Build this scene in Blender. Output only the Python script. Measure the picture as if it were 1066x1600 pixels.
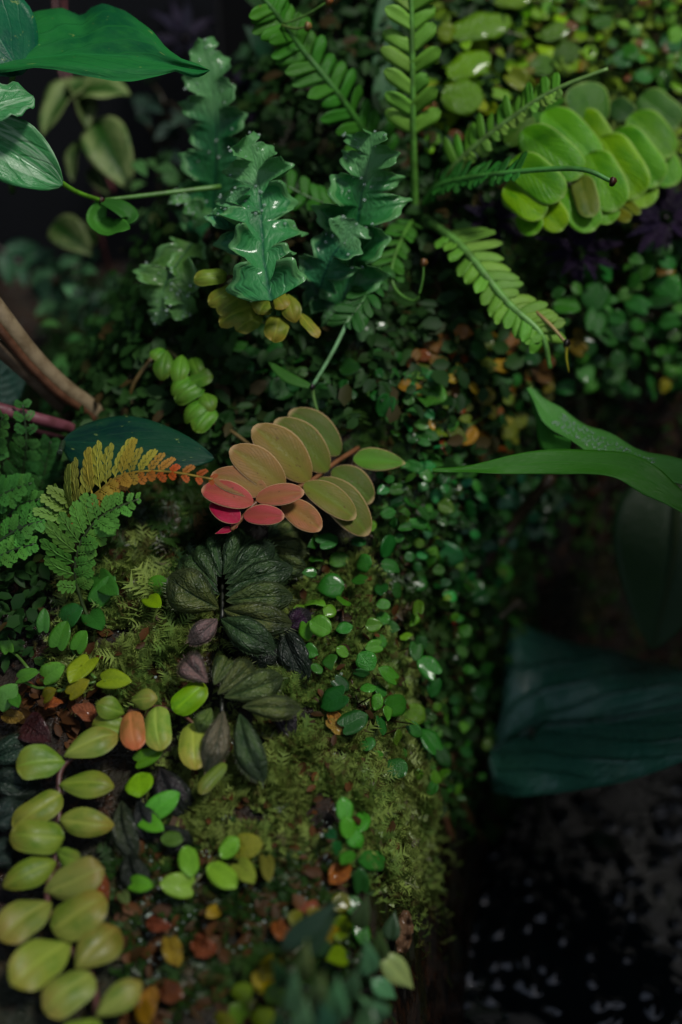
import bpy, math, random
import numpy as np
from mathutils import Vector, Matrix, noise
for o in list(bpy.data.objects): bpy.data.objects.remove(o)
random.seed(7); RNG = np.random.default_rng(7)
sc = bpy.context.scene
COL = sc.collection

# ------------------------------------------------------------------ camera
CAM = Vector((0.0, -0.54, 0.45))
PITCH = math.atan2(0.45, 0.54)
FOC = 50.0
PXM = 24.0 / FOC / 1066.0                     # metres per photo pixel per metre of depth
cd = bpy.data.cameras.new('camera'); cam = bpy.data.objects.new('camera', cd); COL.objects.link(cam)
cam.location = CAM; cam.rotation_euler = (math.pi/2 - PITCH, 0, 0)
cd.sensor_fit = 'VERTICAL'; cd.sensor_height = 36.0; cd.sensor_width = 24.0; cd.lens = FOC
cd.clip_start = 0.01; cd.clip_end = 50
cd.dof.use_dof = True; cd.dof.focus_distance = 0.645; cd.dof.aperture_fstop = 2.6
sc.camera = cam
FWD = Vector((0, math.cos(PITCH), -math.sin(PITCH))); RGT = Vector((1, 0, 0)); UPV = Vector((0, math.sin(PITCH), math.cos(PITCH)))
# ------------------------------------------------------------------ world, sun, exposure
SUN_EL, SUN_AZ = 64.0, 112.0                  # soft daylight from above, a little from the right
w = bpy.data.worlds.new('World'); sc.world = w; w.use_nodes = True
nt = w.node_tree; bg = nt.nodes['Background']
sky = nt.nodes.new('ShaderNodeTexSky'); sky.sky_type = 'NISHITA'; sky.sun_disc = False
sky.sun_elevation = math.radians(SUN_EL); sky.sun_rotation = math.radians(SUN_AZ)
hs = nt.nodes.new('ShaderNodeHueSaturation'); hs.inputs['Saturation'].default_value = .62      # hazy, overcast sky
nt.links.new(sky.outputs[0], hs.inputs['Color']); nt.links.new(hs.outputs[0], bg.inputs[0]); bg.inputs[1].default_value = 0.05
sl = bpy.data.lights.new('sun', 'SUN'); so = bpy.data.objects.new('sun', sl); COL.objects.link(so)
sl.energy = 1.5; sl.angle = math.radians(10); sl.color = (1.0, 0.97, 0.90)
_el, _az = math.radians(SUN_EL), math.radians(SUN_AZ)
_sd = Vector((math.sin(_az)*math.cos(_el), math.cos(_az)*math.cos(_el), math.sin(_el)))
so.rotation_euler = _sd.to_track_quat('Z', 'Y').to_euler()
sc.view_settings.view_transform = 'Standard'; sc.view_settings.look = 'None'
sc.view_settings.gamma = 1; sc.view_settings.use_curve_mapping = False
sc.view_settings.exposure = 0.76
sc.cycles.use_denoising = True
sc.cycles.max_bounces = 6; sc.cycles.diffuse_bounces = 3; sc.cycles.glossy_bounces = 3; sc.cycles.transmission_bounces = 4
sc.cycles.caustics_reflective = False; sc.cycles.caustics_refractive = False

# ------------------------------------------------------------------ small helpers
def C(r, g, b):
    f = lambda v: (v/255/12.92) if v/255 <= .04045 else ((v/255+.055)/1.055)**2.4
    c = (f(r), f(g), f(b)); l = .3*c[0]+.6*c[1]+.1*c[2]
    return tuple(max(.002, l+(v-l)*1.08)*.95 for v in c) + (1.0,)
def jit(c, a=.18, h=.06):
    k = 1 + random.uniform(-a, a)
    return (max(0, c[0]*k*(1+random.uniform(-h, h)*2)), max(0, c[1]*k*(1+random.uniform(-h, h))), max(0, c[2]*k*(1+random.uniform(-h, h))), 1.0)
def lerp(a, b, t): return a + (b-a)*t
def mixc(a, b, t): return tuple(lerp(a[i], b[i], t) for i in range(3)) + (1.0,)
def ss(a, b, x):
    t = min(1, max(0, (x-a)/(b-a))); return t*t*(3-2*t)
def interp(tab, v):
    if v <= tab[0][0]: return tab[0][1]
    for (a, x), (b, y) in zip(tab, tab[1:]):
        if v <= b: return lerp(x, y, (v-a)/(b-a))
    return tab[-1][1]

# ------------------------------------------------------------------ the lie of the land
XR = [(-.45, .04), (-.2, .02), (-.1, .026), (-.03, .036), (.03, .058), (.08, .09), (.12, .14), (.16, .25), (.2, .6), (.3, 1.2)]
XL = [(-.45, -.9), (-.12, -.5), (-.05, -.2), (0, -.155), (.06, -.13), (.1, -.105), (.15, -.075), (.2, -.04), (.3, 0.0), (.5, .05)]
def hgt(x, y):
    z = .25*y + .52*.03*math.log1p(math.exp(min(40, (y-.01)/.03)))
    z -= .7*ss(.24, .5, y)*max(0, y-.28)
    z += .006*math.sin(31*x+1.3)*math.sin(27*y+.6) + .003*math.sin(67*x+4)*math.sin(59*y+2)
    z -= .5*(x+.05)**2
    d = x - interp(XR, y)
    if d > -.03: z -= .36*ss(-.03, .10, d)
    d = interp(XL, y) - x
    if d > -.03: z -= .27*ss(-.03, .12, d)
    return max(z, -.33 + .01*math.sin(40*x)*math.sin(37*y))
def hnorm(x, y, e=.004):
    return Vector((hgt(x-e, y)-hgt(x+e, y), hgt(x, y-e)-hgt(x, y+e), 2*e)).normalized()
def ray(px, py):
    return FWD + RGT*((px-533)*PXM) + UPV*((800-py)*PXM)      # unit depth
def hit(px, py):
    """depth at which the sight line through a photo pixel meets the ground"""
    r = ray(px, py); d0 = .3; d = .3
    while d < 1.6:
        p = CAM + r*d
        if p.z < hgt(p.x, p.y):
            a, b = d0, d
            for _ in range(12):
                m = (a+b)/2; q = CAM + r*m
                if q.z < hgt(q.x, q.y): b = m
                else: a = m
            return b
        d0 = d; d += .008
    return 1.2
def P(px, py, lift=0.0):
    """point `lift` metres in front of the ground on that sight line"""
    return CAM + ray(px, py)*(hit(px, py)-lift)
def D(px, py, d):
    return CAM + ray(px, py)*d
def depth(p): return (p-CAM).dot(FWD)
def size_at(p, px): return px*PXM*depth(p)

# ------------------------------------------------------------------ materials
class NT:
    def __init__(s, name):
        s.m = bpy.data.materials.new(name); s.m.use_nodes = True; s.t = s.m.node_tree
        s.p = s.t.nodes['Principled BSDF']; s.o = s.t.nodes['Material Output']
    def n(s, typ, **kw):
        x = s.t.nodes.new(typ)
        for k, v in kw.items(): setattr(x, k, v)
        return x
    def l(s, a, b): s.t.links.new(a, b)
    def put(s, sock, v):
        if isinstance(v, bpy.types.NodeSocket): s.l(v, sock)
        else: sock.default_value = v
    def math(s, op, a, b=0.0, c=0.0):
        x = s.n('ShaderNodeMath', operation=op); s.put(x.inputs[0], a); s.put(x.inputs[1], b); s.put(x.inputs[2], c); return x.outputs[0]
    def mix(s, f, a, b, bl='MIX'):
        x = s.n('ShaderNodeMix', data_type='RGBA', blend_type=bl)
        s.put(x.inputs[0], f); s.put(x.inputs[6], a); s.put(x.inputs[7], b); return x.outputs[2]
    def step(s, v, a, b, lo=0.0, hi=1.0):
        x = s.n('ShaderNodeMapRange', interpolation_type='SMOOTHSTEP')
        s.put(x.inputs[0], v); x.inputs[1].default_value = a; x.inputs[2].default_value = b; x.inputs[3].default_value = lo; x.inputs[4].default_value = hi
        return x.outputs[0]
    def noise(s, vec, scale, detail=3, rough=.55):
        x = s.n('ShaderNodeTexNoise'); s.put(x.inputs['Vector'], vec); x.inputs['Scale'].default_value = scale
        x.inputs['Detail'].default_value = detail; x.inputs['Roughness'].default_value = rough; return x.outputs[0]
    def bump(s, h, st, dist):
        x = s.n('ShaderNodeBump'); x.inputs['Strength'].default_value = st; x.inputs['Distance'].default_value = dist; s.l(h, x.inputs['Height']); return x.outputs[0]

def leaf_mat(name, rough=.42, spec=.45, trans=.18, mid=(1.35, .06), vein=(1.15, 9, .12, .6), rim=None, tip=None, base=None, mott=(.55, 4.0, .5), bump=.25, quilt=.0, spot=None, coat=0.0, streak=None):
    """mid=(tint, half width); vein=(tint, count, width, slant); rim=(colour, start); tip=(colour, from, to, amount); mott=(dark tint, scale, amount)"""
    N = NT(name)
    at = N.n('ShaderNodeAttribute', attribute_name='st'); sep = N.n('ShaderNodeSeparateXYZ'); N.l(at.outputs['Vector'], sep.inputs[0])
    s_, t_ = sep.outputs[0], sep.outputs[1]
    oi = N.n('ShaderNodeObjectInfo')
    comb = N.n('ShaderNodeCombineXYZ'); N.put(comb.inputs[0], N.math('MULTIPLY', s_, .5)); N.put(comb.inputs[1], t_); N.put(comb.inputs[2], N.math('MULTIPLY', oi.outputs['Random'], 37.0))
    vec = comb.outputs[0]
    absS = N.math('ABSOLUTE', s_)
    wob = N.noise(vec, 5.0, 2)
    col = oi.outputs['Color']
    def tint(c, k):
        if isinstance(k, (int, float)): k = (k, k, k, 1)
        return N.mix(1.0, c, k, 'MULTIPLY')
    nz = N.noise(vec, mott[1], 4)
    col = N.mix(N.math('MULTIPLY', N.step(nz, .45, .68), mott[2]), col, tint(oi.outputs['Color'], mott[0]))
    col = N.mix(N.math('MULTIPLY', N.step(N.noise(vec, mott[1]*5, 3), .5, .75), .3), col, tint(oi.outputs['Color'], (1.3, 1.15, .8, 1)))
    if tip: col = N.mix(N.math('MULTIPLY', N.step(N.math('ADD', t_, N.math('MULTIPLY', N.math('SUBTRACT', wob, .5), .5)), tip[1], tip[2]), tip[3]), col, tint(col, tip[0]))
    if base: col = N.mix(N.math('MULTIPLY', N.step(t_, base[1], base[2]), base[3]), col, base[0])
    # side veins: stripes that sweep forward from the midrib
    ph = N.math('ADD', N.math('SUBTRACT', N.math('MULTIPLY', t_, float(vein[1])), N.math('MULTIPLY', absS, vein[3]*vein[1]*.35)), N.math('MULTIPLY', wob, .5))
    fr = N.math('ABSOLUTE', N.math('SUBTRACT', N.math('FRACT', ph), .5))      # 0 at vein
    vm = N.math('MULTIPLY', N.step(fr, 0.0, vein[2]+.05, 1, 0), N.step(absS, .97, .7))
    mm = N.step(N.math('DIVIDE', absS, N.math('SUBTRACT', 1.25, t_)), 0.0, mid[1]*1.4, 1, 0)
    if vein[0] != 1: col = N.mix(vm, col, tint(oi.outputs['Color'], vein[0]))
    col = N.mix(mm, col, tint(oi.outputs['Color'], mid[0]))
    if spot: col = N.mix(N.math('MULTIPLY', N.step(N.noise(vec, spot[1], 2), spot[2], spot[2]+.06), spot[3]), col, spot[0])
    if streak:
        cs = N.n('ShaderNodeCombineXYZ'); N.put(cs.inputs[0], N.math('MULTIPLY', s_, 3.2)); N.put(cs.inputs[1], N.math('MULTIPLY', t_, 1.1)); N.put(cs.inputs[2], N.math('MULTIPLY', oi.outputs['Random'], 21.0))
        col = N.mix(N.math('MULTIPLY', N.step(N.noise(cs.outputs[0], 1.6, 4), .47, .6), streak[1]), col, streak[0])
    if rim: col = N.mix(N.math('MULTIPLY', N.step(N.math('MAXIMUM', absS, N.math('ADD', N.math('MULTIPLY', t_, .5), .46)), rim[1], min(1, rim[1]+.06)), rim[2] if len(rim) > 2 else 1.0), col, rim[0])
    N.l(col, N.p.inputs['Base Color'])
    N.put(N.p.inputs['Roughness'], N.step(N.noise(vec, 9, 3), .3, .75, max(.05, rough-.1), rough+.12)); N.p.inputs['Specular IOR Level'].default_value = spec*.6
    N.p.inputs['Coat Weight'].default_value = coat; N.p.inputs['Coat Roughness'].default_value = .12
    h = N.math('ADD', N.math('MULTIPLY', vm, -.5 if vein[0] != 1 else 0.0), N.math('MULTIPLY', mm, -.9)); h = N.math('ADD', h, N.math('MULTIPLY', N.noise(vec, 26, 3), .55))
    if quilt: h = N.math('ADD', h, N.math('MULTIPLY', N.noise(vec, 13, 1), quilt*2))
    N.l(N.bump(h, bump, .003), N.p.inputs['Normal'])
    tr = N.n('ShaderNodeBsdfTranslucent'); N.l(tint(col, (1.1, 1.25, .6, 1)), tr.inputs[0])
    mx = N.n('ShaderNodeMixShader'); mx.inputs[0].default_value = trans
    N.l(N.p.outputs[0], mx.inputs[1]); N.l(tr.outputs[0], mx.inputs[2]); N.l(mx.outputs[0], N.o.inputs[0])
    return N.m

MT = {}
MT['creep'] = leaf_mat('creeper_leaf', rough=.36, spec=.4, trans=.28, spot=((.12, .07, .02, 1), 5, .70, .7), mid=(1.2, .05), vein=(1.1, 6, .08, .8), mott=((.6, .7, .5, 1), 3, .5), coat=.25)
MT['wet'] = leaf_mat('wet_creeper_leaf', rough=.3, spec=.5, mid=(1.3, .05), vein=(1.1, 6, .08, .8), mott=((.6, .7, .5, 1), 3, .5), coat=.3, quilt=.6, bump=.4)
MT['fleshy'] = leaf_mat('fleshy_leaf', rough=.45, spec=.4, trans=.16, mid=((1.3, 1.25, 1.3, 1), .16), vein=(1, 6, .1, .6), tip=((1.35, .8, .95, 1), .45, 1.15, .8), mott=((.5, .72, .4, 1), 2.2, .8), bump=.12, spot=((.10, .05, .02, 1), 16, .70, .5))
MT['pink'] = leaf_mat('rimmed_leaf', rough=.5, spec=.3, trans=.2, mid=((.8, 1.12, .7, 1), .6), vein=((.68, .76, .68, 1), 9, .10, 1.8), rim=(C(212, 180, 142), .91, .7), mott=((.62, .9, .5, 1), 2.2, .8), bump=.22, spot=((.10, .05, .02, 1), 10, .66, .7))
MT['hairy'] = leaf_mat('hairy_leaf', rough=.42, spec=.6, trans=.06, mid=((.22, .4, .4, 1), .08), vein=((.62, .75, .75, 1), 4, .10, 1.5), mott=((.25, .38, .36, 1), 3.2, .9), rim=((.008, .016, .010, 1), .80, .6), bump=.5, quilt=.8)
MT['teal'] = leaf_mat('bloomed_frond', rough=.45, spec=.4, trans=.16, mid=((.3, .5, .7, 1), .07), vein=(1.08, 7, .07, .9), rim=(C(122, 172, 112), .76, .45), mott=((.42, .62, .6, 1), 3.5, .9), bump=.35, quilt=.5, coat=.25)
MT['fern'] = leaf_mat('fern_pinna', rough=.45, spec=.35, trans=.28, spot=((.14, .08, .02, 1), 4, .72, .7), mid=(1.15, .08), vein=(1.08, 9, .08, 1.2), mott=((.7, .8, .6, 1), 3, .4), bump=.2)
MT['varieg'] = leaf_mat('cream_leaf', rough=.45, spec=.3, trans=.2, mid=((.08, .26, .08, 1), .55), vein=((.8, .95, .7, 1), 7, .1, 1), mott=((.15, .4, .14, 1), 4.0, .85), bump=.2)
MT['stripe'] = leaf_mat('striped_leaf', rough=.35, spec=.4, trans=.15, streak=(C(170, 200, 168), .55), mid=((1.2, 1.2, 1.2, 1), .06), vein=((.55, .75, .6, 1), 4, .1, 1.6), mott=((.5, .6, .5, 1), 4, .6), bump=.25)
MT['broad'] = leaf_mat('broad_leaf', rough=.38, spec=.45, trans=.2, mid=((1.15, 1.15, 1.3, 1), .025), vein=((.8, .86, .9, 1), 4, .05, 2.4), mott=((.3, .5, .8, 1), 2.6, .95), bump=.2, spot=((.30, .42, .10, 1), 17, .68, .5))
MT['gloss'] = leaf_mat('dark_glossy_leaf', rough=.26, spec=1.0, trans=.05, mid=((.3, .4, .35, 1), .04), vein=((.62, .75, .7, 1), 4, .10, 2.6), mott=((.5, .6, .6, 1), 2, .5), bump=.9, quilt=.0, coat=.04)
MT['blade'] = leaf_mat('arching_leaf', rough=.42, spec=.4, trans=.25, mid=(1.3, .03), vein=((1.12, 1.1, 1.1, 1), 12, .05, 2.0), mott=((.7, .85, .6, 1), 2, .5), bump=.3)
MT['shingle'] = leaf_mat('shingle_leaf', rough=.4, spec=.4, trans=.2, mid=((1.5, 1.3, 1.4, 1), .035), vein=((.7, .82, .7, 1), 7, .10, 1.6), rim=(C(160, 190, 110), .91, .7), mott=((.4, .66, .4, 1), 2.4, .85), bump=.3)
MT['purple'] = leaf_mat('purple_leaf', rough=.4, spec=.4, trans=.04, mid=((1.5, 1.2, 1.5, 1), .05), vein=((.6, .6, .7, 1), 12, .2, .8), mott=((.5, .5, .6, 1), 4, .6), bump=.7, quilt=.5)
MT['succ'] = leaf_mat('succulent_leaf', rough=.32, spec=.5, trans=.04, mid=(1.1, .1), vein=(1, 5, .1, .6), tip=((1.5, 1.2, 1, 1), .7, 1.2, .6), mott=((.65, .75, .8, 1), 2.5, .6), bump=.15)
MT['dead'] = leaf_mat('dead_leaf', rough=.45, spec=.4, trans=.06, mid=(.6, .05), vein=(.75, 6, .1, 1), mott=((.4, .3, .25, 1), 4, .8), bump=.6, quilt=.6, coat=.2)

def stem_mat():
    N = NT('stem'); oi = N.n('ShaderNodeObjectInfo'); tc = N.n('ShaderNodeTexCoord')
    nz = N.noise(tc.outputs['Object'], 140, 4); c = N.mix(N.step(nz, .35, .7), oi.outputs['Color'], N.mix(1, oi.outputs['Color'], (.55, .5, .45, 1), 'MULTIPLY'))
    N.l(c, N.p.inputs['Base Color']); N.p.inputs['Roughness'].default_value = .45
    N.l(N.bump(N.noise(tc.outputs['Object'], 400, 3), .3, .0008), N.p.inputs['Normal']); return N.m
MT['stem'] = stem_mat()
def soil_mat():
    N = NT('wet_soil'); g = N.n('ShaderNodeNewGeometry'); pos = g.outputs['Position']
    a = N.noise(pos, 38, 5); b = N.noise(pos, 130, 5, .65); c = N.noise(pos, 14, 3)
    col = N.mix(N.step(a, .4, .65), (.004, .003, .002, 1), (.016, .009, .004, 1))
    col = N.mix(N.math('MULTIPLY', N.step(b, .5, .66), .8), col, (.05, .018, .006, 1))
    col = N.mix(N.math('MULTIPLY', N.step(c, .48, .6), .55), col, (.010, .018, .004, 1))
    N.l(col, N.p.inputs['Base Color'])
    N.put(N.p.inputs['Roughness'], N.step(N.noise(pos, 60, 3), .42, .56, .65, .16)); N.p.inputs['Specular IOR Level'].default_value = .35
    h = N.math('ADD', N.math('MULTIPLY', b, .8), N.math('MULTIPLY', N.noise(pos, 420, 4), .35)); N.l(N.bump(h, .9, .006), N.p.inputs['Normal']); return N.m
MT['soil'] = soil_mat()
def moss_mat(nm='moss', ro=.4, sp=.4):
    N = NT(nm); g = N.n('ShaderNodeNewGeometry'); at = N.n('ShaderNodeAttribute', attribute_name='tone'); sep = N.n('ShaderNodeSeparateXYZ'); N.l(at.outputs['Vector'], sep.inputs[0])
    big = N.noise(g.outputs['Position'], 22, 3)
    oi = N.n('ShaderNodeObjectInfo')
    c = N.mix(N.step(big, .38, .62), N.mix(1, oi.outputs['Color'], (.5, .75, .6, 1), 'MULTIPLY'), oi.outputs['Color'])
    c = N.mix(sep.outputs[0], c, N.mix(1, oi.outputs['Color'], (1.75, 1.7, 1.45, 1), 'MULTIPLY'))
    c = N.mix(N.math('MULTIPLY', N.step(sep.outputs[1], .76, .9), .85), c, (.05, .028, .010, 1))
    N.l(c, N.p.inputs['Base Color']); N.p.inputs['Roughness'].default_value = ro; N.p.inputs['Specular IOR Level'].default_value = sp
    tr = N.n('ShaderNodeBsdfTranslucent'); N.l(c, tr.inputs[0]); mx = N.n('ShaderNodeMixShader'); mx.inputs[0].default_value = .25
    N.l(N.p.outputs[0], mx.inputs[1]); N.l(tr.outputs[0], mx.inputs[2]); N.l(mx.outputs[0], N.o.inputs[0]); return N.m
MT['moss'] = moss_mat()
MT['under'] = moss_mat('undergrowth_leaf', .55, .15)
def water_mat():
    N = NT('water'); g = N.n('ShaderNodeNewGeometry')
    N.p.inputs['Base Color'].default_value = (.004, .007, .008, 1); N.p.inputs['Roughness'].default_value = .03; N.p.inputs['Specular IOR Level'].default_value = 1.0
    return N.m
MT['water'] = water_mat()
def panel_mat():
    N = NT('dark_panel'); tc = N.n('ShaderNodeTexCoord')
    N.l(N.mix(N.noise(tc.outputs['Object'], 6, 4), (.003, .004, .006, 1), (.007, .008, .011, 1)), N.p.inputs['Base Color']); N.p.inputs['Roughness'].default_value = .6; return N.m
MT['panel'] = panel_mat()
def drop_mat():
    N = NT('water_drop'); N.p.inputs['Base Color'].default_value = (.5, .62, .55, 1); N.p.inputs['Roughness'].default_value = .06; N.p.inputs['Specular IOR Level'].default_value = 1.0
    tp = N.n('ShaderNodeBsdfTransparent'); mx = N.n('ShaderNodeMixShader'); mx.inputs[0].default_value = .3
    N.l(tp.outputs[0], mx.inputs[1]); N.l(N.p.outputs[0], mx.inputs[2]); N.l(mx.outputs[0], N.o.inputs[0]); return N.m
MT['drop'] = drop_mat()

# ------------------------------------------------------------------ meshes
def mesh_from(name, V, F, mat, st=None, attr='st', smooth=True):
    me = bpy.data.meshes.new(name); me.from_pydata([tuple(v) for v in V], [], F); me.materials.append(mat)
    if st is not None:
        a = me.attributes.new(attr, 'FLOAT_VECTOR', 'POINT'); arr = np.zeros((len(V), 3), np.float32); arr[:, :2] = np.asarray(st, np.float32)[:, :2]
        a.data.foreach_set('vector', arr.ravel())
    if smooth: me.polygons.foreach_set('use_smooth', [True]*len(me.polygons))
    me.update(); return me
PROF = {
 'elliptic': lambda t: .5*math.sin(math.pi*min(1, max(0, t)))**.62,
 'ovate':    lambda t: .5*math.sin(math.pi*t**.72)**.75,
 'obovate':  lambda t: .5*math.sin(math.pi*t**1.35)**.62,
 'round':    lambda t: .5*math.sqrt(max(0, 1-(2*t-1)**2)),
 'oblong':   lambda t: .5*max(0, 1-abs(2*t-1)**3.2)**.5,
 'lance':    lambda t: .5*math.sin(math.pi*t**.62)**1.15,
 'heart':    lambda t: .5*math.sin(math.pi*(.2+.8*t)**.96)**.6,
 'oval':     lambda t: .5*math.sin(math.pi*min(1, max(0, t)))**.5,
 'tongue':   lambda t: .5*(.78+.22*min(1, t/.5))*(max(0, 1-max(0, (t-.6)/.4)**2.3))**.5,
 'arrow':    lambda t: .5*math.sin(math.pi*(.30+.70*t)**.85)**1.15,
 'blunt':    lambda t: .5*min(1, (t/.35))**.7*(max(0, 1-max(0, (t-.72)/.28)**2.4))**.5,
}
MC = {}
def leafmesh(mat, prof='elliptic', n=10, m=4, fold=.12, arch=.10, cup=0.0, th=.012, wave=(0, 3), back=0.0, lobes=None, slant=0.0, fat=0.0, hairs=0, twist=0.0, seed=0, groove=0.0, tipcurl=0.0, shift=0.0, pleat=0.0):
    key = (pleat, mat, prof, n, m, fold, arch, cup, th, wave, back, lobes, slant, fat, hairs, twist, seed, groove, tipcurl, shift)
    if key in MC: return MC[key]
    rs = random.Random(seed); f = PROF[prof]; ph = rs.uniform(0, 6.28); V = []; ST = []; ks = 2*m+1
    jl = [rs.uniform(.8, 1.15) for _ in range(80)]
    def top(t, s):
        w = f(t)
        if lobes:
            nl, dp = lobes; q = t*nl; k = int(q) % 60; side = 0 if s < 0 else 1
            w *= (1-dp) + dp*abs(math.sin(math.pi*(q+.25*side)))**.7*jl[(k*2+side) % 80]
        w *= 1+.03*math.sin(7*t+ph+(2 if s > 0 else 0))
        x = s*w; a = abs(s)
        y = t - back*math.sin(2.5*a)*(1-t)**3 + slant*a*w
        z = fold*abs(x) + arch*4*t*(1-t)*.5 - cup*a*a*w + wave[0]*math.sin(wave[1]*6.283*t+ph+(1.7 if s > 0 else 0))*a*a
        if groove: z -= groove*math.exp(-(s/.18)**2)*math.sin(math.pi*t)
        if pleat: z += pleat*math.sin(math.pi*min(1, a))*w*math.sin(math.pi*min(1, .15+t*.8))
        z -= tipcurl*max(0, t-.55)**2*4
        x += twist*math.sin(3.0*t)*.1 + shift*math.sin(math.pi*t)
        return x, y, z
    for layer in (0, 1):
        for i in range(n+1):
            t = i/n if lobes else .65*(.5-.5*math.cos(math.pi*i/n)) + .35*i/n
            if not lobes and i in (1, n-1): t = .016 if i == 1 else .984
            for j in range(ks):
                s = (j-m)/m; x, y, z = top(t, s)
                if fat:
                    e = fat*math.sqrt(max(0, 1-s*s))*min(1, 3.2*math.sin(math.pi*min(.999, max(.001, t))))**.6
                    z += e if layer == 0 else -e*.6
                elif layer: z -= th
                V.append((x, y, z)); ST.append((s, t))
    F = []; o = (n+1)*ks
    for i in range(n):
        for j in range(ks-1):
            a = i*ks+j; F.append((a, a+1, a+ks+1, a+ks)); F.append((o+a, o+a+ks, o+a+ks+1, o+a+1))
        for j, dr in ((0, 1), (ks-1, -1)):
            a = i*ks+j
            F.append((a, a+ks, o+a+ks, o+a) if dr == 1 else (a+ks, a, o+a, o+a+ks))
    for j in range(ks-1):
        F.append((j+1, j, o+j, o+j+1)); a = n*ks+j; F.append((a, a+1, o+a+1, o+a))
    for k in range(hairs):
        t = (k+.5)/hairs
        for sd in (-1, 1):
            t2 = min(.995, t+rs.uniform(-.3, .3)/hairs); x, y, z = top(t2, sd); x2, y2, z2 = top(min(1, t2+.006), sd); L = rs.uniform(.04, .11)
            dx, dy = sd*L*rs.uniform(.4, 1)*(1-.7*t2**3), L*(rs.uniform(.2, .8)+.6*t2**3); b = len(V)
            V += [(x, y, z), (x2, y2+.006, z2), (x+dx, y+dy, z+rs.uniform(-.01, .03))]; ST += [(.3, .5)]*3; F.append((b, b+1, b+2))
    for k in range(hairs*2):
        t2, s2 = rs.uniform(.1, .95), rs.uniform(-.9, .9); x, y, z = top(t2, s2); b = len(V); L = rs.uniform(.02, .05)
        V += [(x-.003, y, z), (x+.003, y, z), (x+rs.uniform(-.01, .01), y+rs.uniform(-.01, .015), z+L)]; ST += [(.5, .5)]*3; F.append((b, b+1, b+2))
    me = mesh_from('leaf', V, F, MT[mat], ST); MC[key] = me; return me

def spline(pts, k=6):
    pts = [Vector(p) for p in pts]
    if len(pts) == 2: return [pts[0].lerp(pts[1], i/k) for i in range(k+1)]
    q = [pts[0]*2-pts[1]] + pts + [pts[-1]*2-pts[-2]]; out = []
    for i in range(1, len(q)-2):
        a, b, c, d = q[i-1:i+3]
        for j in range(k):
            t = j/k; out.append(.5*((2*b)+(c-a)*t+(2*a-5*b+4*c-d)*t*t+(3*b-a-3*c+d)*t**3))
    out.append(pts[-1]); return out
def tube_geo(path, r0, r1, seg=6):
    V, F, ST = [], [], []; n = len(path); ref = Vector((.3, .2, 1)).normalized()
    for i, p in enumerate(path):
        d = (path[min(n-1, i+1)]-path[max(0, i-1)]).normalized(); u = d.cross(ref)
        if u.length < .05: u = d.cross(Vector((1, 0, 0)))
        u.normalize(); v = d.cross(u); r = lerp(r0, r1, i/max(1, n-1))
        for k in range(seg):
            a = 6.28318*k/seg; V.append(p+(u*math.cos(a)+v*math.sin(a))*r); ST.append((math.cos(a), i/max(1, n-1)))
    for i in range(n-1):
        for k in range(seg):
            F.append((i*seg+k, i*seg+(k+1) % seg, (i+1)*seg+(k+1) % seg, (i+1)*seg+k))
    F.append(tuple(range(seg-1, -1, -1))); F.append(tuple((n-1)*seg+k for k in range(seg)))
    return V, F, ST

# ------------------------------------------------------------------ objects
WM = {}
def put(name, me, parent=None, M=None, color=None):
    o = bpy.data.objects.new(name, me); COL.objects.link(o); M = M or Matrix.Identity(4)
    if parent is not None:
        o.parent = parent; o.matrix_basis = WM[parent.as_pointer()].inverted() @ M
    else: o.matrix_basis = M
    WM[o.as_pointer()] = M
    if color is not None: o.color = color
    return o
def thing(name, label, cat, loc, group=None):
    o = bpy.data.objects.new(name, None); COL.objects.link(o); o.empty_display_size = .01
    o.location = loc; WM[o.as_pointer()] = Matrix.Translation(loc)
    o['label'] = label; o['category'] = cat
    if group: o['group'] = group
    return o
def tube(name, pts, r0, r1, parent, color, seg=6, k=6, smooth=True):
    path = spline(pts, k) if smooth else [Vector(p) for p in pts]; o0 = path[0].copy()
    V, F, ST = tube_geo([p-o0 for p in path], r0, r1, seg)
    return put(name, mesh_from(name, V, F, MT['stem'], ST), parent, Matrix.Translation(o0), color)
TOCAM = -FWD
NH = (TOCAM*.55 + Vector((0, 0, 1))*.45).normalized()
def frame(b, t, width, nh=None, roll=0.0, thick=None):
    y = (t-b); L = y.length; y = y/L; nh = nh or NH
    x = y.cross(nh)
    if x.length < .05: x = y.cross(Vector((1, .1, 0)))
    x.normalize(); z = x.cross(y)
    if roll:
        R = Matrix.Rotation(math.radians(roll), 3, y); x = R @ x; z = R @ z
    zs = thick or min(L, width*1.6)
    M = Matrix((x*width, y*L, z*zs)).transposed().to_4x4(); M.translation = b; return M
def leaf(parent, me, b, t, width, color, nh=None, roll=0.0, name='leaf', thick=None):
    return put(name, me, parent, frame(b, t, width, nh, roll, thick), color)
def leafpx(parent, me, bp, tp, wpx, color, lb=.012, lt=.012, roll=0.0, nh=None, name='leaf', d=None):
    b = D(*bp, lb) if d else P(*bp, lb); t = D(*tp, lt) if d else P(*tp, lt)
    return leaf(parent, me, b, t, size_at(b.lerp(t, .5), wpx), color, nh, roll, name)

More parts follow.
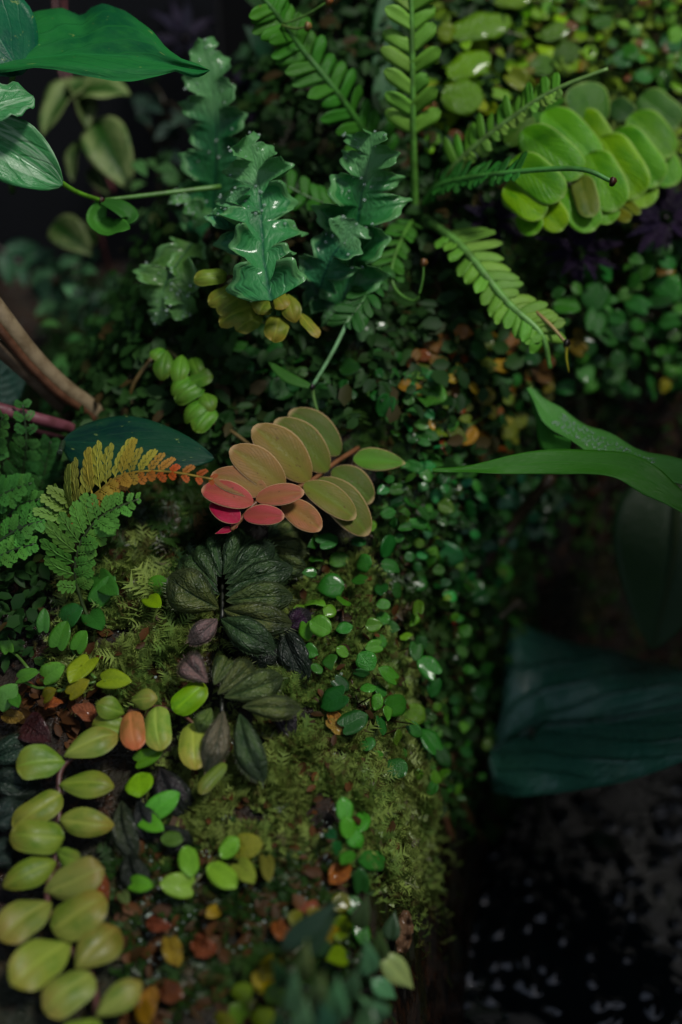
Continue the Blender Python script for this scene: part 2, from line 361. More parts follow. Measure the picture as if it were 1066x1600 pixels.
# ------------------------------------------------------------------ the setting
def build_ground():
    x0, x1, y0, y1, st = -.62, .62, -.45, .60, .0035
    nx, ny = int((x1-x0)/st)+1, int((y1-y0)/st)+1; V = []
    for j in range(ny):
        y = y0+j*st
        for i in range(nx):
            x = x0+i*st; q = Vector((x*45, y*45, 2.0))
            z = hgt(x, y) + .0045*noise.noise(q) + .0022*noise.noise(q*2.7) + .0012*noise.noise(q*7)
            V.append((x, y, z))
    F = [(j*nx+i, j*nx+i+1, (j+1)*nx+i+1, (j+1)*nx+i) for j in range(ny-1) for i in range(nx-1)]
    o = put('ground', mesh_from('ground', V, F, MT['soil'])); o['kind'] = 'structure'
build_ground()
def slab(name, a, b, mat):
    V = [(x, y, z) for x in (a[0], b[0]) for y in (a[1], b[1]) for z in (a[2], b[2])]
    F = [(0, 1, 3, 2), (4, 6, 7, 5), (0, 4, 5, 1), (2, 3, 7, 6), (0, 2, 6, 4), (1, 5, 7, 3)]
    o = put(name, mesh_from(name, V, F, MT[mat], smooth=False)); o['kind'] = 'structure'; return o
slab('wall_rear', (-.66, .602, -.4), (.66, .64, 1.35), 'panel')
slab('wall_inner', (-.62, .315, -.4), (-.075, .335, .75), 'panel')
slab('wall_left', (-.66, -.1, -.4), (-.622, .60, .75), 'panel')
slab('gully_shade_panel', (.36, -.62, -.4), (.40, -.01, .56), 'panel')  # unseen panel added beside the frame to cast shade over the gully
slab('wall_right', (.622, -.1, -.4), (.66, .60, .75), 'panel')
def build_water():
    n = 330; V = []; x0, x1, y0, y1 = .0, .6, -.44, .3
    for j in range(n+1):
        for i in range(n+1):
            x, y = lerp(x0, x1, i/n), lerp(y0, y1, j/n); q = Vector((x*190, y*190, .5))
            n1 = noise.noise(q*.55); z = -.245 + .0002*noise.noise(q*.35) + .0075*max(0, noise.noise(q*.8)-.2)*(1 if n1 > -.15 else .25)
            V.append((x, y, z))
    F = [(j*(n+1)+i, j*(n+1)+i+1, (j+1)*(n+1)+i+1, (j+1)*(n+1)+i) for j in range(n) for i in range(n)]
    o = put('water', mesh_from('water', V, F, MT['water'])); o['kind'] = 'structure'
build_water()

# ------------------------------------------------------------------ moss and undergrowth (uncountable)
def inpoly(x, y, poly):
    c = False; j = len(poly)-1
    for i in range(len(poly)):
        xi, yi = poly[i]; xj, yj = poly[j]
        if (yi > y) != (yj > y) and x < (xj-xi)*(y-yi)/(yj-yi)+xi: c = not c
        j = i
    return c
def pxpoly_sample(poly, n, rnd):
    xs = [p[0] for p in poly]; ys = [p[1] for p in poly]; out = []
    while len(out) < n:
        x, y = rnd.uniform(min(xs), max(xs)), rnd.uniform(min(ys), max(ys))
        if inpoly(x, y, poly): out.append((x, y))
    return out
def worldpoly(poly): return [(P(*p).x, P(*p).y) for p in poly]
def scatter_fronds(name, label, cat, patches, color, leaflets=9, mat='moss', seed=1):
    """patches: (pixel polygon outlining the patch on the ground, count, length range, upright 0-1)"""
    rnd = random.Random(seed); VV, FF, TT = [], [], []
    for poly, cnt, (l0, l1), upr in patches:
        wp = worldpoly(poly); pts = pxpoly_sample(wp, cnt, rnd)
        for (x, y) in pts:
            x += rnd.gauss(0, .008); y += rnd.gauss(0, .008)
            cl = noise.noise(Vector((x*60, y*60, seed)))
            if cl < -.32: continue
            n = hnorm(x, y); b = Vector((x, y, hgt(x, y)+.0015*rnd.random()))
            tang = Vector((rnd.gauss(0, 1), rnd.gauss(0, 1), 0)); tang = (tang - n*tang.dot(n)).normalized()
            d = (tang*(1-upr*rnd.random()) + n*(upr*rnd.uniform(.3, 1.1)+.12)).normalized()
            L = rnd.uniform(l0, l1)*(.8+1.3*max(0, cl)); side = d.cross(n)
            if side.length < .1: side = d.cross(Vector((1, 0, 0)))
            side.normalize(); tone = rnd.random(); br = rnd.random(); k0 = len(VV); nb = leaflets
            bend = n*rnd.uniform(-.5, .15)*L + side*rnd.uniform(-.3, .3)*L
            sw = L*.025
            for i in range(4):
                t = i/3; p = b + d*(L*t) + bend*(t*t); VV += [p-side*sw*(1-t*.7), p+side*sw*(1-t*.7)]; TT += [(t*.4*tone, br)]*2
            for i in range(3): a = k0+2*i; FF.append((a, a+1, a+3, a+2))
            for i in range(nb):
                t = .12+.86*i/nb; p = b + d*(L*t) + bend*(t*t); wl = L*.26*math.sin(math.pi*(.12+.8*t))**.8*rnd.uniform(.75, 1.25)
                for sd in (-1, 1):
                    q = p + side*sd*wl + d*wl*.7 + n*wl*rnd.uniform(-.3, .5); e = d*wl*.30; a = len(VV)
                    VV += [p-e*.5, p+e, q]; TT += [(t*.5*tone, br), (t*.6*tone, br), (min(1, t*.7+.35)*tone, br)]; FF.append((a, a+1, a+2))
    me = mesh_from(name, VV, FF, MT[mat], TT, 'tone', smooth=False); o = put(name, me, color=color)
    o['kind'] = 'stuff'; o['label'] = label; o['category'] = cat; return o
MOSSA = [(150, 880), (300, 860), (300, 960), (290, 1060), (200, 1080), (120, 1050)]
MOSSB = [(300, 1180), (470, 1120), (620, 1230), (640, 1330), (560, 1330), (430, 1330), (300, 1290)]
MOSSC = [(470, 900), (600, 900), (650, 1100), (640, 1260), (480, 1220), (440, 1050)]
MOSSD = [(200, 1330), (520, 1330), (560, 1560), (300, 1610), (200, 1450)]
MOSSE = [(600, 450), (1060, 330), (1060, 560), (860, 620), (800, 900), (760, 1080), (640, 1080), (600, 850)]
MOSSF = [(680, 0), (1060, 0), (1060, 330), (700, 350)]
scatter_fronds('moss', 'pale feathery moss covering the ridge between the hairy rosettes', 'moss',
    [(MOSSA, 13000, (.003, .009), .95), (MOSSA, 500, (.010, .017), .9), (MOSSB, 23000, (.0025, .0075), 1.0), (MOSSB, 500, (.008, .013), .95), (MOSSC, 15000, (.0025, .007), 1.0), ([(600, 1050), (640, 1060), (650, 1250), (630, 1340), (590, 1350)], 5000, (.004, .010), .8)], C(122, 138, 76), 6, seed=2)
scatter_fronds('dark_moss', 'sparse dark wet moss on the brown soil and the steep banks', 'moss',
    [(MOSSD, 2600, (.004, .010), .6), (MOSSE, 6500, (.006, .014), .5), (MOSSF, 2500, (.006, .014), .5),
     ([(300, 480), (600, 480), (600, 650), (520, 640), (340, 660)], 2500, (.007, .016), .5), ([(150, 700), (330, 760), (330, 880), (140, 900)], 1800, (.007, .016), .5)], C(42, 66, 28), 8, seed=5)

def scatter_leaves(name, label, cat, patches, color, seed=1):
    rnd = random.Random(seed); VV, FF, TT = [], [], []
    for wp, cnt, (l0, l1), lift in patches:
        for (x, y) in pxpoly_sample(wp, cnt, rnd):
            n = hnorm(x, y, .01); b = Vector((x, y, hgt(x, y))) + n*(lift*rnd.random()**1.5)
            nn = (n + TOCAM*.4 + Vector((rnd.gauss(0, .5), rnd.gauss(0, .5), .3))).normalized()
            d = Vector((rnd.gauss(0, 1), rnd.gauss(0, 1), rnd.gauss(0, .6))); d = (d-nn*d.dot(nn)).normalized(); s_ = d.cross(nn); L = rnd.uniform(l0, l1); w_ = L*rnd.uniform(.22, .42)
            k = len(VV); tone = rnd.random()**2; br = rnd.random()*.92
            VV += [b, b+d*L*.3+s_*w_*.8+nn*L*.06, b+d*L*.7+s_*w_*.75+nn*L*.05, b+d*L-nn*L*.1, b+d*L*.7-s_*w_*.75+nn*L*.05, b+d*L*.3-s_*w_*.8+nn*L*.06, b+d*L*.35-nn*L*.02, b+d*L*.7-nn*L*.03]
            TT += [(tone, br)]*8; FF += [(k, k+1, k+6), (k+1, k+2, k+7, k+6), (k+2, k+3, k+7), (k, k+6, k+5), (k+6, k+7, k+4, k+5), (k+7, k+3, k+4)]
    o = put(name, mesh_from(name, VV, FF, MT['under'], TT, 'tone'), color=color); o['kind'] = 'stuff'; o['label'] = label; o['category'] = cat; return o
scatter_leaves('undergrowth', 'dim tangle of small leaves filling the gaps behind the ferns', 'undergrowth',
    [([(-.16, .02), (-.02, .02), (.08, .05), (.1, .3), (-.2, .3)], 7000, (.005, .013), .02), ([(-.30, -.08), (-.14, -.08), (-.10, .1), (-.06, .22), (-.30, .28)], 6500, (.005, .011), .03), ([(.02, .08), (.45, .12), (.45, .18), (.02, .18)], 2000, (.004, .009), .004), ([(.03, -.1), (.1, .0), (.12, .1), (.04, .08)], 1500, (.004, .010), .008)], C(34, 60, 28), seed=8)
scatter_leaves('ground_cover', 'yellow green mat of tiny leaves covering the bank top', 'ground cover', [([(.03, .17), (.45, .17), (.45, .30), (.03, .30)], 4200, (.004, .010), .006)], C(110, 136, 48), seed=9)
scatter_leaves('leaf_litter', 'wet brown leaf litter between the lime leaves and the succulent', 'leaf litter', [(worldpoly([(190, 1340), (330, 1300), (520, 1330), (560, 1420), (440, 1500), (400, 1610), (200, 1610)]), 520, (.004, .010), .004), (worldpoly([(30, 1080), (280, 1030), (300, 1100), (120, 1180), (20, 1150)]), 140, (.004, .010), .004), (worldpoly(MOSSA), 120, (.003, .008), .008), (worldpoly(MOSSB), 160, (.003, .007), .007), (worldpoly(MOSSC), 160, (.003, .007), .007)], C(66, 42, 24), seed=10)

# ------------------------------------------------------------------ carpets of creeping leaves
def cr(seed, mat='creep', prof='round', **kw):
    a = dict(n=8, m=3, fold=.12, arch=.08, cup=.06, th=.012, wave=(.035, 1.3)); a.update(kw); return leafmesh(mat, prof, seed=seed, **a)
CREEP = [cr(1), cr(2, prof='ovate', fold=.2), cr(3, prof='heart', back=.18), cr(4, prof='ovate', cup=.12, tipcurl=.25), cr(5, mat='wet', cup=.2), cr(6, prof='heart', back=.15, cup=-.15, fold=.3), cr(7, prof='obovate', tipcurl=.15)]
def carpet(name, label, cat, poly, n, size, cols, meshes, lift=(.002, .012), group=None, seed=0, mind=.62, aspect=(.75, 1.0), stemcol=C(60, 40, 24), updir=None):
    rnd = random.Random(seed); random.seed(seed); cx = sum(p[0] for p in poly)/len(poly); cy = sum(p[1] for p in poly)/len(poly)
    th = thing(name, label, cat, P(cx, cy), group); pts = []; tries = 0
    while len(pts) < n and tries < n*40:
        tries += 1; p = pxpoly_sample(poly, 1, rnd)[0]; s = lerp(size[0]*.8, size[1]*1.12, rnd.random()**1.4)
        if all((p[0]-q[0])**2+(p[1]-q[1])**2 > (mind*(s+q[2])/2)**2 for q in pts): pts.append((p[0], p[1], s))
    base = []
    for (x, y, s) in pts:
        g = P(x, y, 0); nrm = hnorm(g.x, g.y); lf = rnd.uniform(*lift); c = g + nrm*lf + TOCAM*lf*.5
        nh = (nrm*.35 + TOCAM*.45 + Vector((0, 0, .45)) + Vector((rnd.gauss(0, .4), rnd.gauss(0, .4), rnd.gauss(0, .3)))).normalized()
        a = rnd.uniform(0, 6.283); dr = Vector((math.cos(a), math.sin(a)*.7, -abs(math.sin(a))*.2-.25))
        dr = (dr - nh*dr.dot(nh)).normalized(); L = size_at(c, s)
        cw = rnd.choices([k for k, _ in cols], [v for _, v in cols])[0]
        leaf(th, rnd.choice(meshes), c-dr*L*.5, c+dr*L*.5, L*rnd.uniform(*aspect), jit(cw, .4, .16), nh); base.append((g+nrm*.002, c-dr*L*.5))
    V, F, ST = [], [], []; o0 = P(cx, cy)
    def add(path, r0, r1):
        v, f, s_ = tube_geo([p-o0 for p in path], r0, r1, 4); k = len(V); V.extend(v); ST.extend(s_); F.extend(tuple(i+k for i in q) for q in f)
    left = list(range(len(base)))
    if left:
        cur = left.pop(0)
        while left:
            nx = min(left, key=lambda i: (base[i][0]-base[cur][0]).length_squared)
            if (base[nx][0]-base[cur][0]).length < .035: add([base[cur][0], (base[cur][0]+base[nx][0])/2+Vector((0, 0, .002)), base[nx][0]], .0005, .0005)
            add([base[cur][0], base[cur][1]], .0004, .0003); left.remove(nx); cur = nx
        put('vine_stem', mesh_from('vine_stem', V, F, MT['stem'], ST), th, Matrix.Translation(o0), stemcol)
    return th
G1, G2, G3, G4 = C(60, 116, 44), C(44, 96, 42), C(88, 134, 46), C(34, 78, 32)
YL, BR, OR = C(138, 122, 44), C(112, 78, 38), C(120, 66, 28)
carpet('creeping_vine', 'small green oval leaves creeping along the right rim of the mossy ridge', 'creeper', [(485, 850), (585, 830), (650, 1060), (640, 1230), (560, 1190), (490, 1080), (470, 960)], 62, (28, 40), [(G1, 5), (G3, 3), (G2, 3)], CREEP[:4]+[CREEP[4]], (.003, .014), seed=3, mind=.75)
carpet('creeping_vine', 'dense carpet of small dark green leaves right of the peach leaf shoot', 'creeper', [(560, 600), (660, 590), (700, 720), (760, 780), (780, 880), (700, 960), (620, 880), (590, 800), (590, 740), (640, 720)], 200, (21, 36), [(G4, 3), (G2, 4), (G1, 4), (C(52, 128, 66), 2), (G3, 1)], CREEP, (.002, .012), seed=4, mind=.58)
carpet('creeping_vine', 'yellow and brown speckled small leaves mixed on the shaded bank above the arching leaf', 'creeper', [(640, 560), (720, 520), (830, 530), (870, 600), (810, 640), (780, 700), (690, 720), (620, 640)], 130, (23, 38), [(YL, 3), (BR, 3), (C(96, 108, 42), 4), (G2, 2), (OR, 1)], CREEP, (.002, .012), seed=5, mind=.6)
carpet('creeping_vine', 'large round green leaves hanging over the right bank beneath the purple plants', 'creeper', [(840, 440), (960, 400), (1080, 330), (1080, 590), (980, 610), (880, 590), (840, 520)], 130, (28, 44), [(G1, 4), (G2, 4), (C(60, 120, 50), 2), (YL, 1)], CREEP[:5], (.004, .018), seed=6, mind=.6)
carpet('creeping_vine', 'tiny bright green leaves trailing down the dark gully slope', 'creeper', [(650, 860), (760, 880), (800, 980), (800, 1060), (740, 1180), (690, 1250), (640, 1240), (640, 1120), (690, 1040), (660, 940)], 110, (15, 27), [(G1, 4), (G2, 3), (G3, 3)], CREEP, (.003, .014), seed=7, mind=.7)
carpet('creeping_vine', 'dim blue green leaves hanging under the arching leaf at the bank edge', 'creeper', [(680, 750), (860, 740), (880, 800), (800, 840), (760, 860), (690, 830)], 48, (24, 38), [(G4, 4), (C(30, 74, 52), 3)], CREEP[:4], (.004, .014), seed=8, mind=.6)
carpet('creeping_vine', 'mixed small leaves covering the bank top in the upper corner', 'creeper', [(830, 0), (1080, 0), (1080, 170), (980, 150), (930, 110), (850, 90)], 110, (16, 34), [(C(74, 134, 52), 3), (C(104, 150, 52), 3), (C(122, 160, 52), 3), (BR, 1)], CREEP, (.003, .016), seed=9, mind=.6)
carpet('creeping_vine', 'mossy bed of olive leaves behind the upright fern frond', 'creeper', [(680, 30), (830, 0), (920, 90), (900, 130), (800, 170), (720, 240), (660, 260), (660, 150)], 120, (18, 36), [(C(120, 158, 48), 4), (C(132, 178, 52), 3), (C(116, 112, 46), 2), (BR, 1)], CREEP, (.002, .014), seed=10, mind=.58)
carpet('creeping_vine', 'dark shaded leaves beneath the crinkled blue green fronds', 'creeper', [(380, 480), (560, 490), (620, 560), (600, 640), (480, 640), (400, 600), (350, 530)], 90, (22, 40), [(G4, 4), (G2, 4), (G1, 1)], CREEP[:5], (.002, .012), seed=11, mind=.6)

# ------------------------------------------------------------------ ribbons (lobed or arching blades) and fronds
def ribbon(name, pts, hw, nh, mat, color, parent=None, lobes=0, dp=.4, ruffle=0.0, rf=3.0, fold=.1, n=40, m=4, slant=.0, th=.0004, seed=0, curl=0.0, k=8):
    """a leaf blade swept along pts; hw(t) is its half width in metres"""
    rs = random.Random(seed); path = spline(pts, k); o0 = path[0].copy(); np_ = len(path)-1; V, ST, F = [], [], []; ks = 2*m+1
    jl = [rs.uniform(.7, 1.2) for _ in range(80)]; off = [rs.uniform(-.12, .12) for _ in range(2)]; ph = rs.uniform(0, 6)
    def at(t):
        f = min(.9999, max(0, t))*np_; i = int(f); p = path[i].lerp(path[i+1], f-i); T = (path[min(np_, i+2)]-path[max(0, i-1)]).normalized(); return p, T
    rows = []
    for i in range(n+1):
        t = i/n; p, T = at(t); X = T.cross(nh)
        if X.length < .05: X = T.cross(Vector((1, 0, .2)))
        X.normalize(); Z = X.cross(T)
        for j in range(ks):
            s = (j-m)/m; a = abs(s); w_ = hw(t); sd = 0 if s < 0 else 1; v = 0
            if lobes:
                q = t*lobes+off[sd]+.5*sd; kk = int(q) % 39; fr = q-math.floor(q)
                lob = max(0.0, math.sin(math.pi*fr**.8))**.5*jl[kk*2+sd]*(1+.10*math.sin(math.pi*fr*5))
                w_ *= (1-dp)+dp*lob; v = (fr-.5)
            z = fold*a*w_ + ruffle*math.sin(rf*6.283*t+ph+2.1*sd)*a*a + (ruffle*.62*jl[(kk*2+sd+7) % 80]*math.cos(6.283*fr)*a**2.2 if lobes else 0) - curl*a*a*w_
            V.append(p + X*(s*w_) + T*(slant*a*w_) + Z*z - o0); ST.append((s, t)); rows.append(Z)
    N0 = len(V); V += [V[i]-rows[i]*th for i in range(N0)]; ST += ST
    for i in range(n):
        for j in range(ks-1):
            a = i*ks+j; F.append((a, a+1, a+ks+1, a+ks)); F.append((N0+a, N0+a+ks, N0+a+ks+1, N0+a+1))
        for j in (0, ks-1):
            a = i*ks+j; q = (a, a+ks, N0+a+ks, N0+a); F.append(q if j == 0 else q[::-1])
    return put(name, mesh_from(name, V, F, MT[mat], ST), parent, Matrix.Translation(o0), color)
def frond(th, path, u0, u1, n, lenL, lenR, mesh, colf, wpx, ang=55, nh=None, rr=(.0012, .0005), rcol=C(70, 120, 50), up=.1, prof=lambda v: 1.0, name='frond', jl=.08, angend=None):
    """path of (px, py, depth); pinnae between u0 and u1; lenL / lenR in photo pixels"""
    nh = nh or NH; pts = [D(*p) for p in path]; sp = spline(pts, 8); np_ = len(sp)-1
    r = tube(name, pts, rr[0], rr[1], th, rcol, 6, 8)
    for i in range(n):
        v = i/max(1, n-1); u = lerp(u0, u1, v); f = min(.999, u)*np_; k = int(f); b = sp[k].lerp(sp[k+1], f-k)
        T = (sp[min(np_, k+2)]-sp[max(0, k-1)]).normalized(); S = T.cross(nh).normalized(); Nn = S.cross(T)
        aa = math.radians(lerp(ang, angend if angend else ang, v))
        for sd, L0 in ((-1, lenL), (1, lenR)):
            if not callable(L0) and L0 <= 0: continue
            L = size_at(b, (L0(v) if callable(L0) else L0)*prof(v))*(1+random.uniform(-jl, jl))*(.62 if random.random() < .06 else 1); a2 = aa+random.uniform(-.13, .13)
            dr = (T*math.cos(a2) + S*sd*math.sin(a2) + Nn*(up+random.uniform(-.28, .16))).normalized()
            bb = b + T*(random.uniform(-.1, .1)*L*.3)
            ww = size_at(b, wpx(v) if callable(wpx) else wpx)
            leaf(r, random.choice(mesh), bb, bb+dr*L, ww, jit(colf(v, sd), .16, .07), Nn+Vector((random.gauss(0, .12), 0, random.gauss(0, .12))), name='pinna')
    return r
def lf(mat, prof, **kw): return leafmesh(mat, prof, **kw)

# ---- pinnate fern in the upper middle
random.seed(21)
PIN = [lf('fern', 'tongue', n=8, m=2, fold=.12, arch=.1, th=.006, seed=s, cup=c, wave=(.05, 1), tipcurl=c) for s, c in ((1, .1), (2, .2), (3, .0))]
FG, FD, FP = C(100, 158, 60), C(58, 116, 42), C(138, 176, 88)
fern = thing('fern', 'bright green fern with narrow comb-like fronds spreading from one crown', 'fern', P(655, 330))
FR = C(78, 132, 52)
frond(fern, [(648, 330, .735), (646, 230, .715), (645, 120, .70), (643, 0, .69), (640, -70, .685)], .32, 1, 11, 54, 50, PIN, lambda v, s: mixc(FG, FP, .6 if s < 0 else .2), 25, ang=54, rr=(.0020, .0012), rcol=C(96, 150, 66))
r2 = frond(fern, [(610, 300, .74), (590, 240, .73), (530, 150, .71), (470, 75, .70), (430, 20, .69), (400, -15, .685)], .16, .84, 16, lambda v: 62-12*v, lambda v: 52-10*v, PIN, lambda v, s: mixc(FD, FG, .25*v), 21, ang=66, rr=(.0024, .0013), rcol=C(64, 116, 46))
frond(fern, [(600, 330, .735), (550, 328, .72), (490, 312, .71), (420, 275, .705), (400, 262, .70)], .12, .98, 13, 34, 34, PIN, lambda v, s: FD, 18, ang=68, rcol=C(52, 100, 40))
frond(fern, [(672, 315, .735), (725, 245, .715), (820, 170, .695), (880, 135, .685), (950, 108, .68)], .2, .7, 16, lambda v: 46-16*v, lambda v: 28-8*v, PIN, lambda v, s: mixc(FG, FP, .75 if s > 0 else 0), 16, ang=72, rr=(.0020, .0010), rcol=C(112, 152, 80))
frond(fern, [(660, 322, .735), (690, 290, .715), (780, 272, .685), (900, 264, .665), (957, 284, .66)], .18, .56, 15, lambda v: 38-4*v, lambda v: 26-4*v, PIN, lambda v, s: C(58, 120, 52), 16, ang=74, rr=(.0020, .0011), rcol=C(80, 144, 66))
frond(fern, [(655, 335, .735), (720, 385, .705), (790, 470, .69), (845, 522, .685), (860, 575, .69)], .18, .76, 15, lambda v: 60-18*v, lambda v: 34+4*math.sin(3*v), PIN, lambda v, s: mixc(FG, FP, .7 if s < 0 else .2), 21, ang=62, rr=(.0026, .0012), rcol=C(106, 158, 78))
frond(fern, [(648, 340, .735), (632, 365, .72), (613, 415, .705), (618, 452, .70), (648, 470, .695), (660, 440, .69), (662, 412, .688)], .06, .38, 9, 26, 36, PIN, lambda v, s: C(66, 118, 48), 14, ang=50, rcol=C(80, 128, 52))
frond(fern, [(630, 350, .735), (600, 405, .71), (570, 465, .69), (545, 500, .685)], .25, .98, 11, 36, 36, PIN, lambda v, s: C(50, 98, 46), 17, ang=48, rcol=C(60, 110, 52))
tube('frond_tip', [D(442, 38, .69), D(478, 24, .688), D(512, 3, .685)], .0008, .0006, fern, C(76, 118, 44))
tube('frond_tip', [D(440, 40, .69), D(462, 45, .688), D(480, 42, .687)], .0008, .0006, fern, C(96, 128, 56))
tube('frond_tip', [D(838, 488, .687), D(862, 510, .683), D(884, 536, .68)], .0011, .0007, fern, C(160, 140, 90))
tube('frond_tip', [D(885, 538, .68), D(885, 560, .682), D(889, 582, .684)], .0010, .0003, fern, C(150, 150, 50))
def bud(p, r, col, parent):
    V, F = [], []
    for i in range(5):
        a = math.pi*i/4
        for j in range(7):
            b = 6.283*j/7; q = r*(1+.25*math.sin(3*b+i)); V.append((q*math.sin(a)*math.cos(b), q*math.sin(a)*math.sin(b), q*1.2*math.cos(a)))
    for i in range(4):
        for j in range(7): F.append((i*7+j, i*7+(j+1) % 7, (i+1)*7+(j+1) % 7, (i+1)*7+j))
    return put('bud', mesh_from('bud', V, F, MT['stem']), parent, Matrix.Translation(p), col)
for (x, y, d, c) in ((514, 2, .685, C(150, 96, 60)), (481, 42, .687, C(138, 110, 66)), (957, 284, .66, C(70, 40, 26)), (885, 537, .68, C(24, 16, 10)), (662, 411, .688, C(120, 84, 50))):
    bud(D(x, y, d), .0018, c, fern)
runner = thing('runner_stem', 'thin jointed green runner stem dropping below the fern toward the peach leaves', 'stem', P(500, 655))
tube('stem', [D(547, 495, .685), D(520, 550, .683), D(488, 604, .682)], .0011, .0010, runner, C(112, 158, 110))
tube('stem', [D(488, 606, .682), D(492, 630, .686), D(502, 660, .692)], .0010, .0008, runner, C(110, 150, 84))
ribbon('leaf', [D(485, 604, .682), D(450, 590, .684), D(420, 566, .688)], lambda t: .0028*math.sin(math.pi*(.1+.88*t))**.7, NH, 'fern', C(58, 104, 42), runner, n=12, m=2)
bud(D(488, 605, .681), .0013, C(30, 18, 24), runner)

# ---- crinkled blue green fronds
TE, TEP = C(72, 136, 98), C(104, 164, 116)
tealf = thing('crinkled_fern', 'crinkled blue green fern with wavy lobed fronds and dark midribs', 'fern', P(430, 400))
def hwf(px, d, a=.12, b=.95, e=.6): return lambda t: px*PXM*d*max(.06, math.sin(math.pi*(a+(b-a)*t)))**e
def teal(pts, px, lobes, col, seed, dp=.45, ruf=.005, fold=.15, a=.2, b=.97):
    return ribbon('frond', [D(*p) for p in pts], hwf(px, pts[1][2], a, b), NH, 'teal', col, tealf, lobes=lobes, dp=dp+.27, ruffle=ruf*1.3, rf=1.6, fold=fold, n=lobes*20, m=7, slant=.3, seed=seed)
teal([(322, 425, .745), (333, 330, .735), (338, 240, .72), (333, 150, .71), (318, 62, .705)], 56, 8, C(46, 108, 62), 1, .42, .0035)
teal([(424, 470, .65), (412, 400, .66), (408, 330, .668), (402, 270, .672), (388, 212, .668)], 66, 6, C(62, 130, 76), 2, .5, .0065)
teal([(395, 400, .675), (372, 340, .67), (362, 300, .668)], 50, 3, C(72, 138, 96), 12, .5, .006)
teal([(535, 480, .70), (552, 400, .69), (562, 320, .68), (575, 260, .672), (582, 208, .668)], 68, 6, C(54, 120, 64), 3, .5, .0065)
teal([(500, 450, .69), (520, 400, .68), (560, 350, .675)], 54, 3, C(54, 116, 76), 4, .5, .006)
teal([(300, 380, .71), (272, 420, .70), (255, 455, .70), (245, 505, .705)], 46, 4, C(78, 116, 58), 5, .5, .005)
teal([(300, 385, .71), (290, 440, .70), (285, 500, .70)], 34, 3, C(80, 120, 56), 6, .5, .005)
teal([(480, 430, .705), (505, 470, .70), (530, 500, .70)], 34, 4, C(46, 96, 58), 7, .5, .004)
teal([(350, 345, .72), (305, 330, .715), (270, 300, .71)], 22, 4, C(66, 116, 60), 8, .5, .003)
tube('stalk', [D(345, 292, .70), D(250, 303, .69), (D(165, 313, .685))], .0013, .0011, tealf, C(86, 132, 62))
tube('stalk', [P(430, 520), D(428, 490, .68), D(424, 468, .655)], .0012, .001, tealf, C(40, 70, 40))
tube('stalk', [P(540, 540), D(538, 500, .70), D(535, 478, .70)], .0012, .001, tealf, C(40, 70, 40))
tube('stalk', [P(330, 470), D(324, 440, .745), D(322, 424, .745)], .0012, .001, tealf, C(40, 70, 40))

# ---- water drops on wet leaves (kept as one part per plant)
def drops(parent, spots, seed=0):
    rs = random.Random(seed); V, F = [], []; o0 = spots[0][0]
    for (p, r) in spots:
        k = len(V); q = p-o0
        for i in range(4):
            a = math.pi*i/3
            for j in range(6): b = 6.283*j/6; V.append((q.x+r*math.sin(a)*math.cos(b), q.y+r*math.sin(a)*math.sin(b), q.z+r*.8*math.cos(a)))
        for i in range(3):
            for j in range(6): F.append((k+i*6+j, k+i*6+(j+1) % 6, k+(i+1)*6+(j+1) % 6, k+(i+1)*6+j))
    o = put('water_drops', mesh_from('water_drops', V, F, MT['drop']), parent, Matrix.Translation(o0)); o['kind'] = 'stuff'; return o
def surface_spots(o, n, seed, rr=(.0004, .0011), s_rng=(-1, 1), t_rng=(0, 1)):
    rs = random.Random(seed); me = o.data; st = np.zeros(len(me.vertices)*3, np.float32); me.attributes['st'].data.foreach_get('vector', st); st = st.reshape(-1, 3)
    half = len(me.vertices)//2; M = WM[o.as_pointer()]; out = []
    idx = [i for i in range(half) if s_rng[0] <= st[i, 0] <= s_rng[1] and t_rng[0] <= st[i, 1] <= t_rng[1]]
    for _ in range(n):
        i = rs.choice(idx); out.append((M @ me.vertices[i].co + Vector((rs.uniform(-.001, .001), rs.uniform(-.001, .001), .0003)), rs.uniform(*rr)))
    return out
sp = []
for c in tealf.children:
    if c.name.startswith('frond'): sp += surface_spots(c, 22, 3, t_rng=(.35, 1))
drops(tealf, sp)

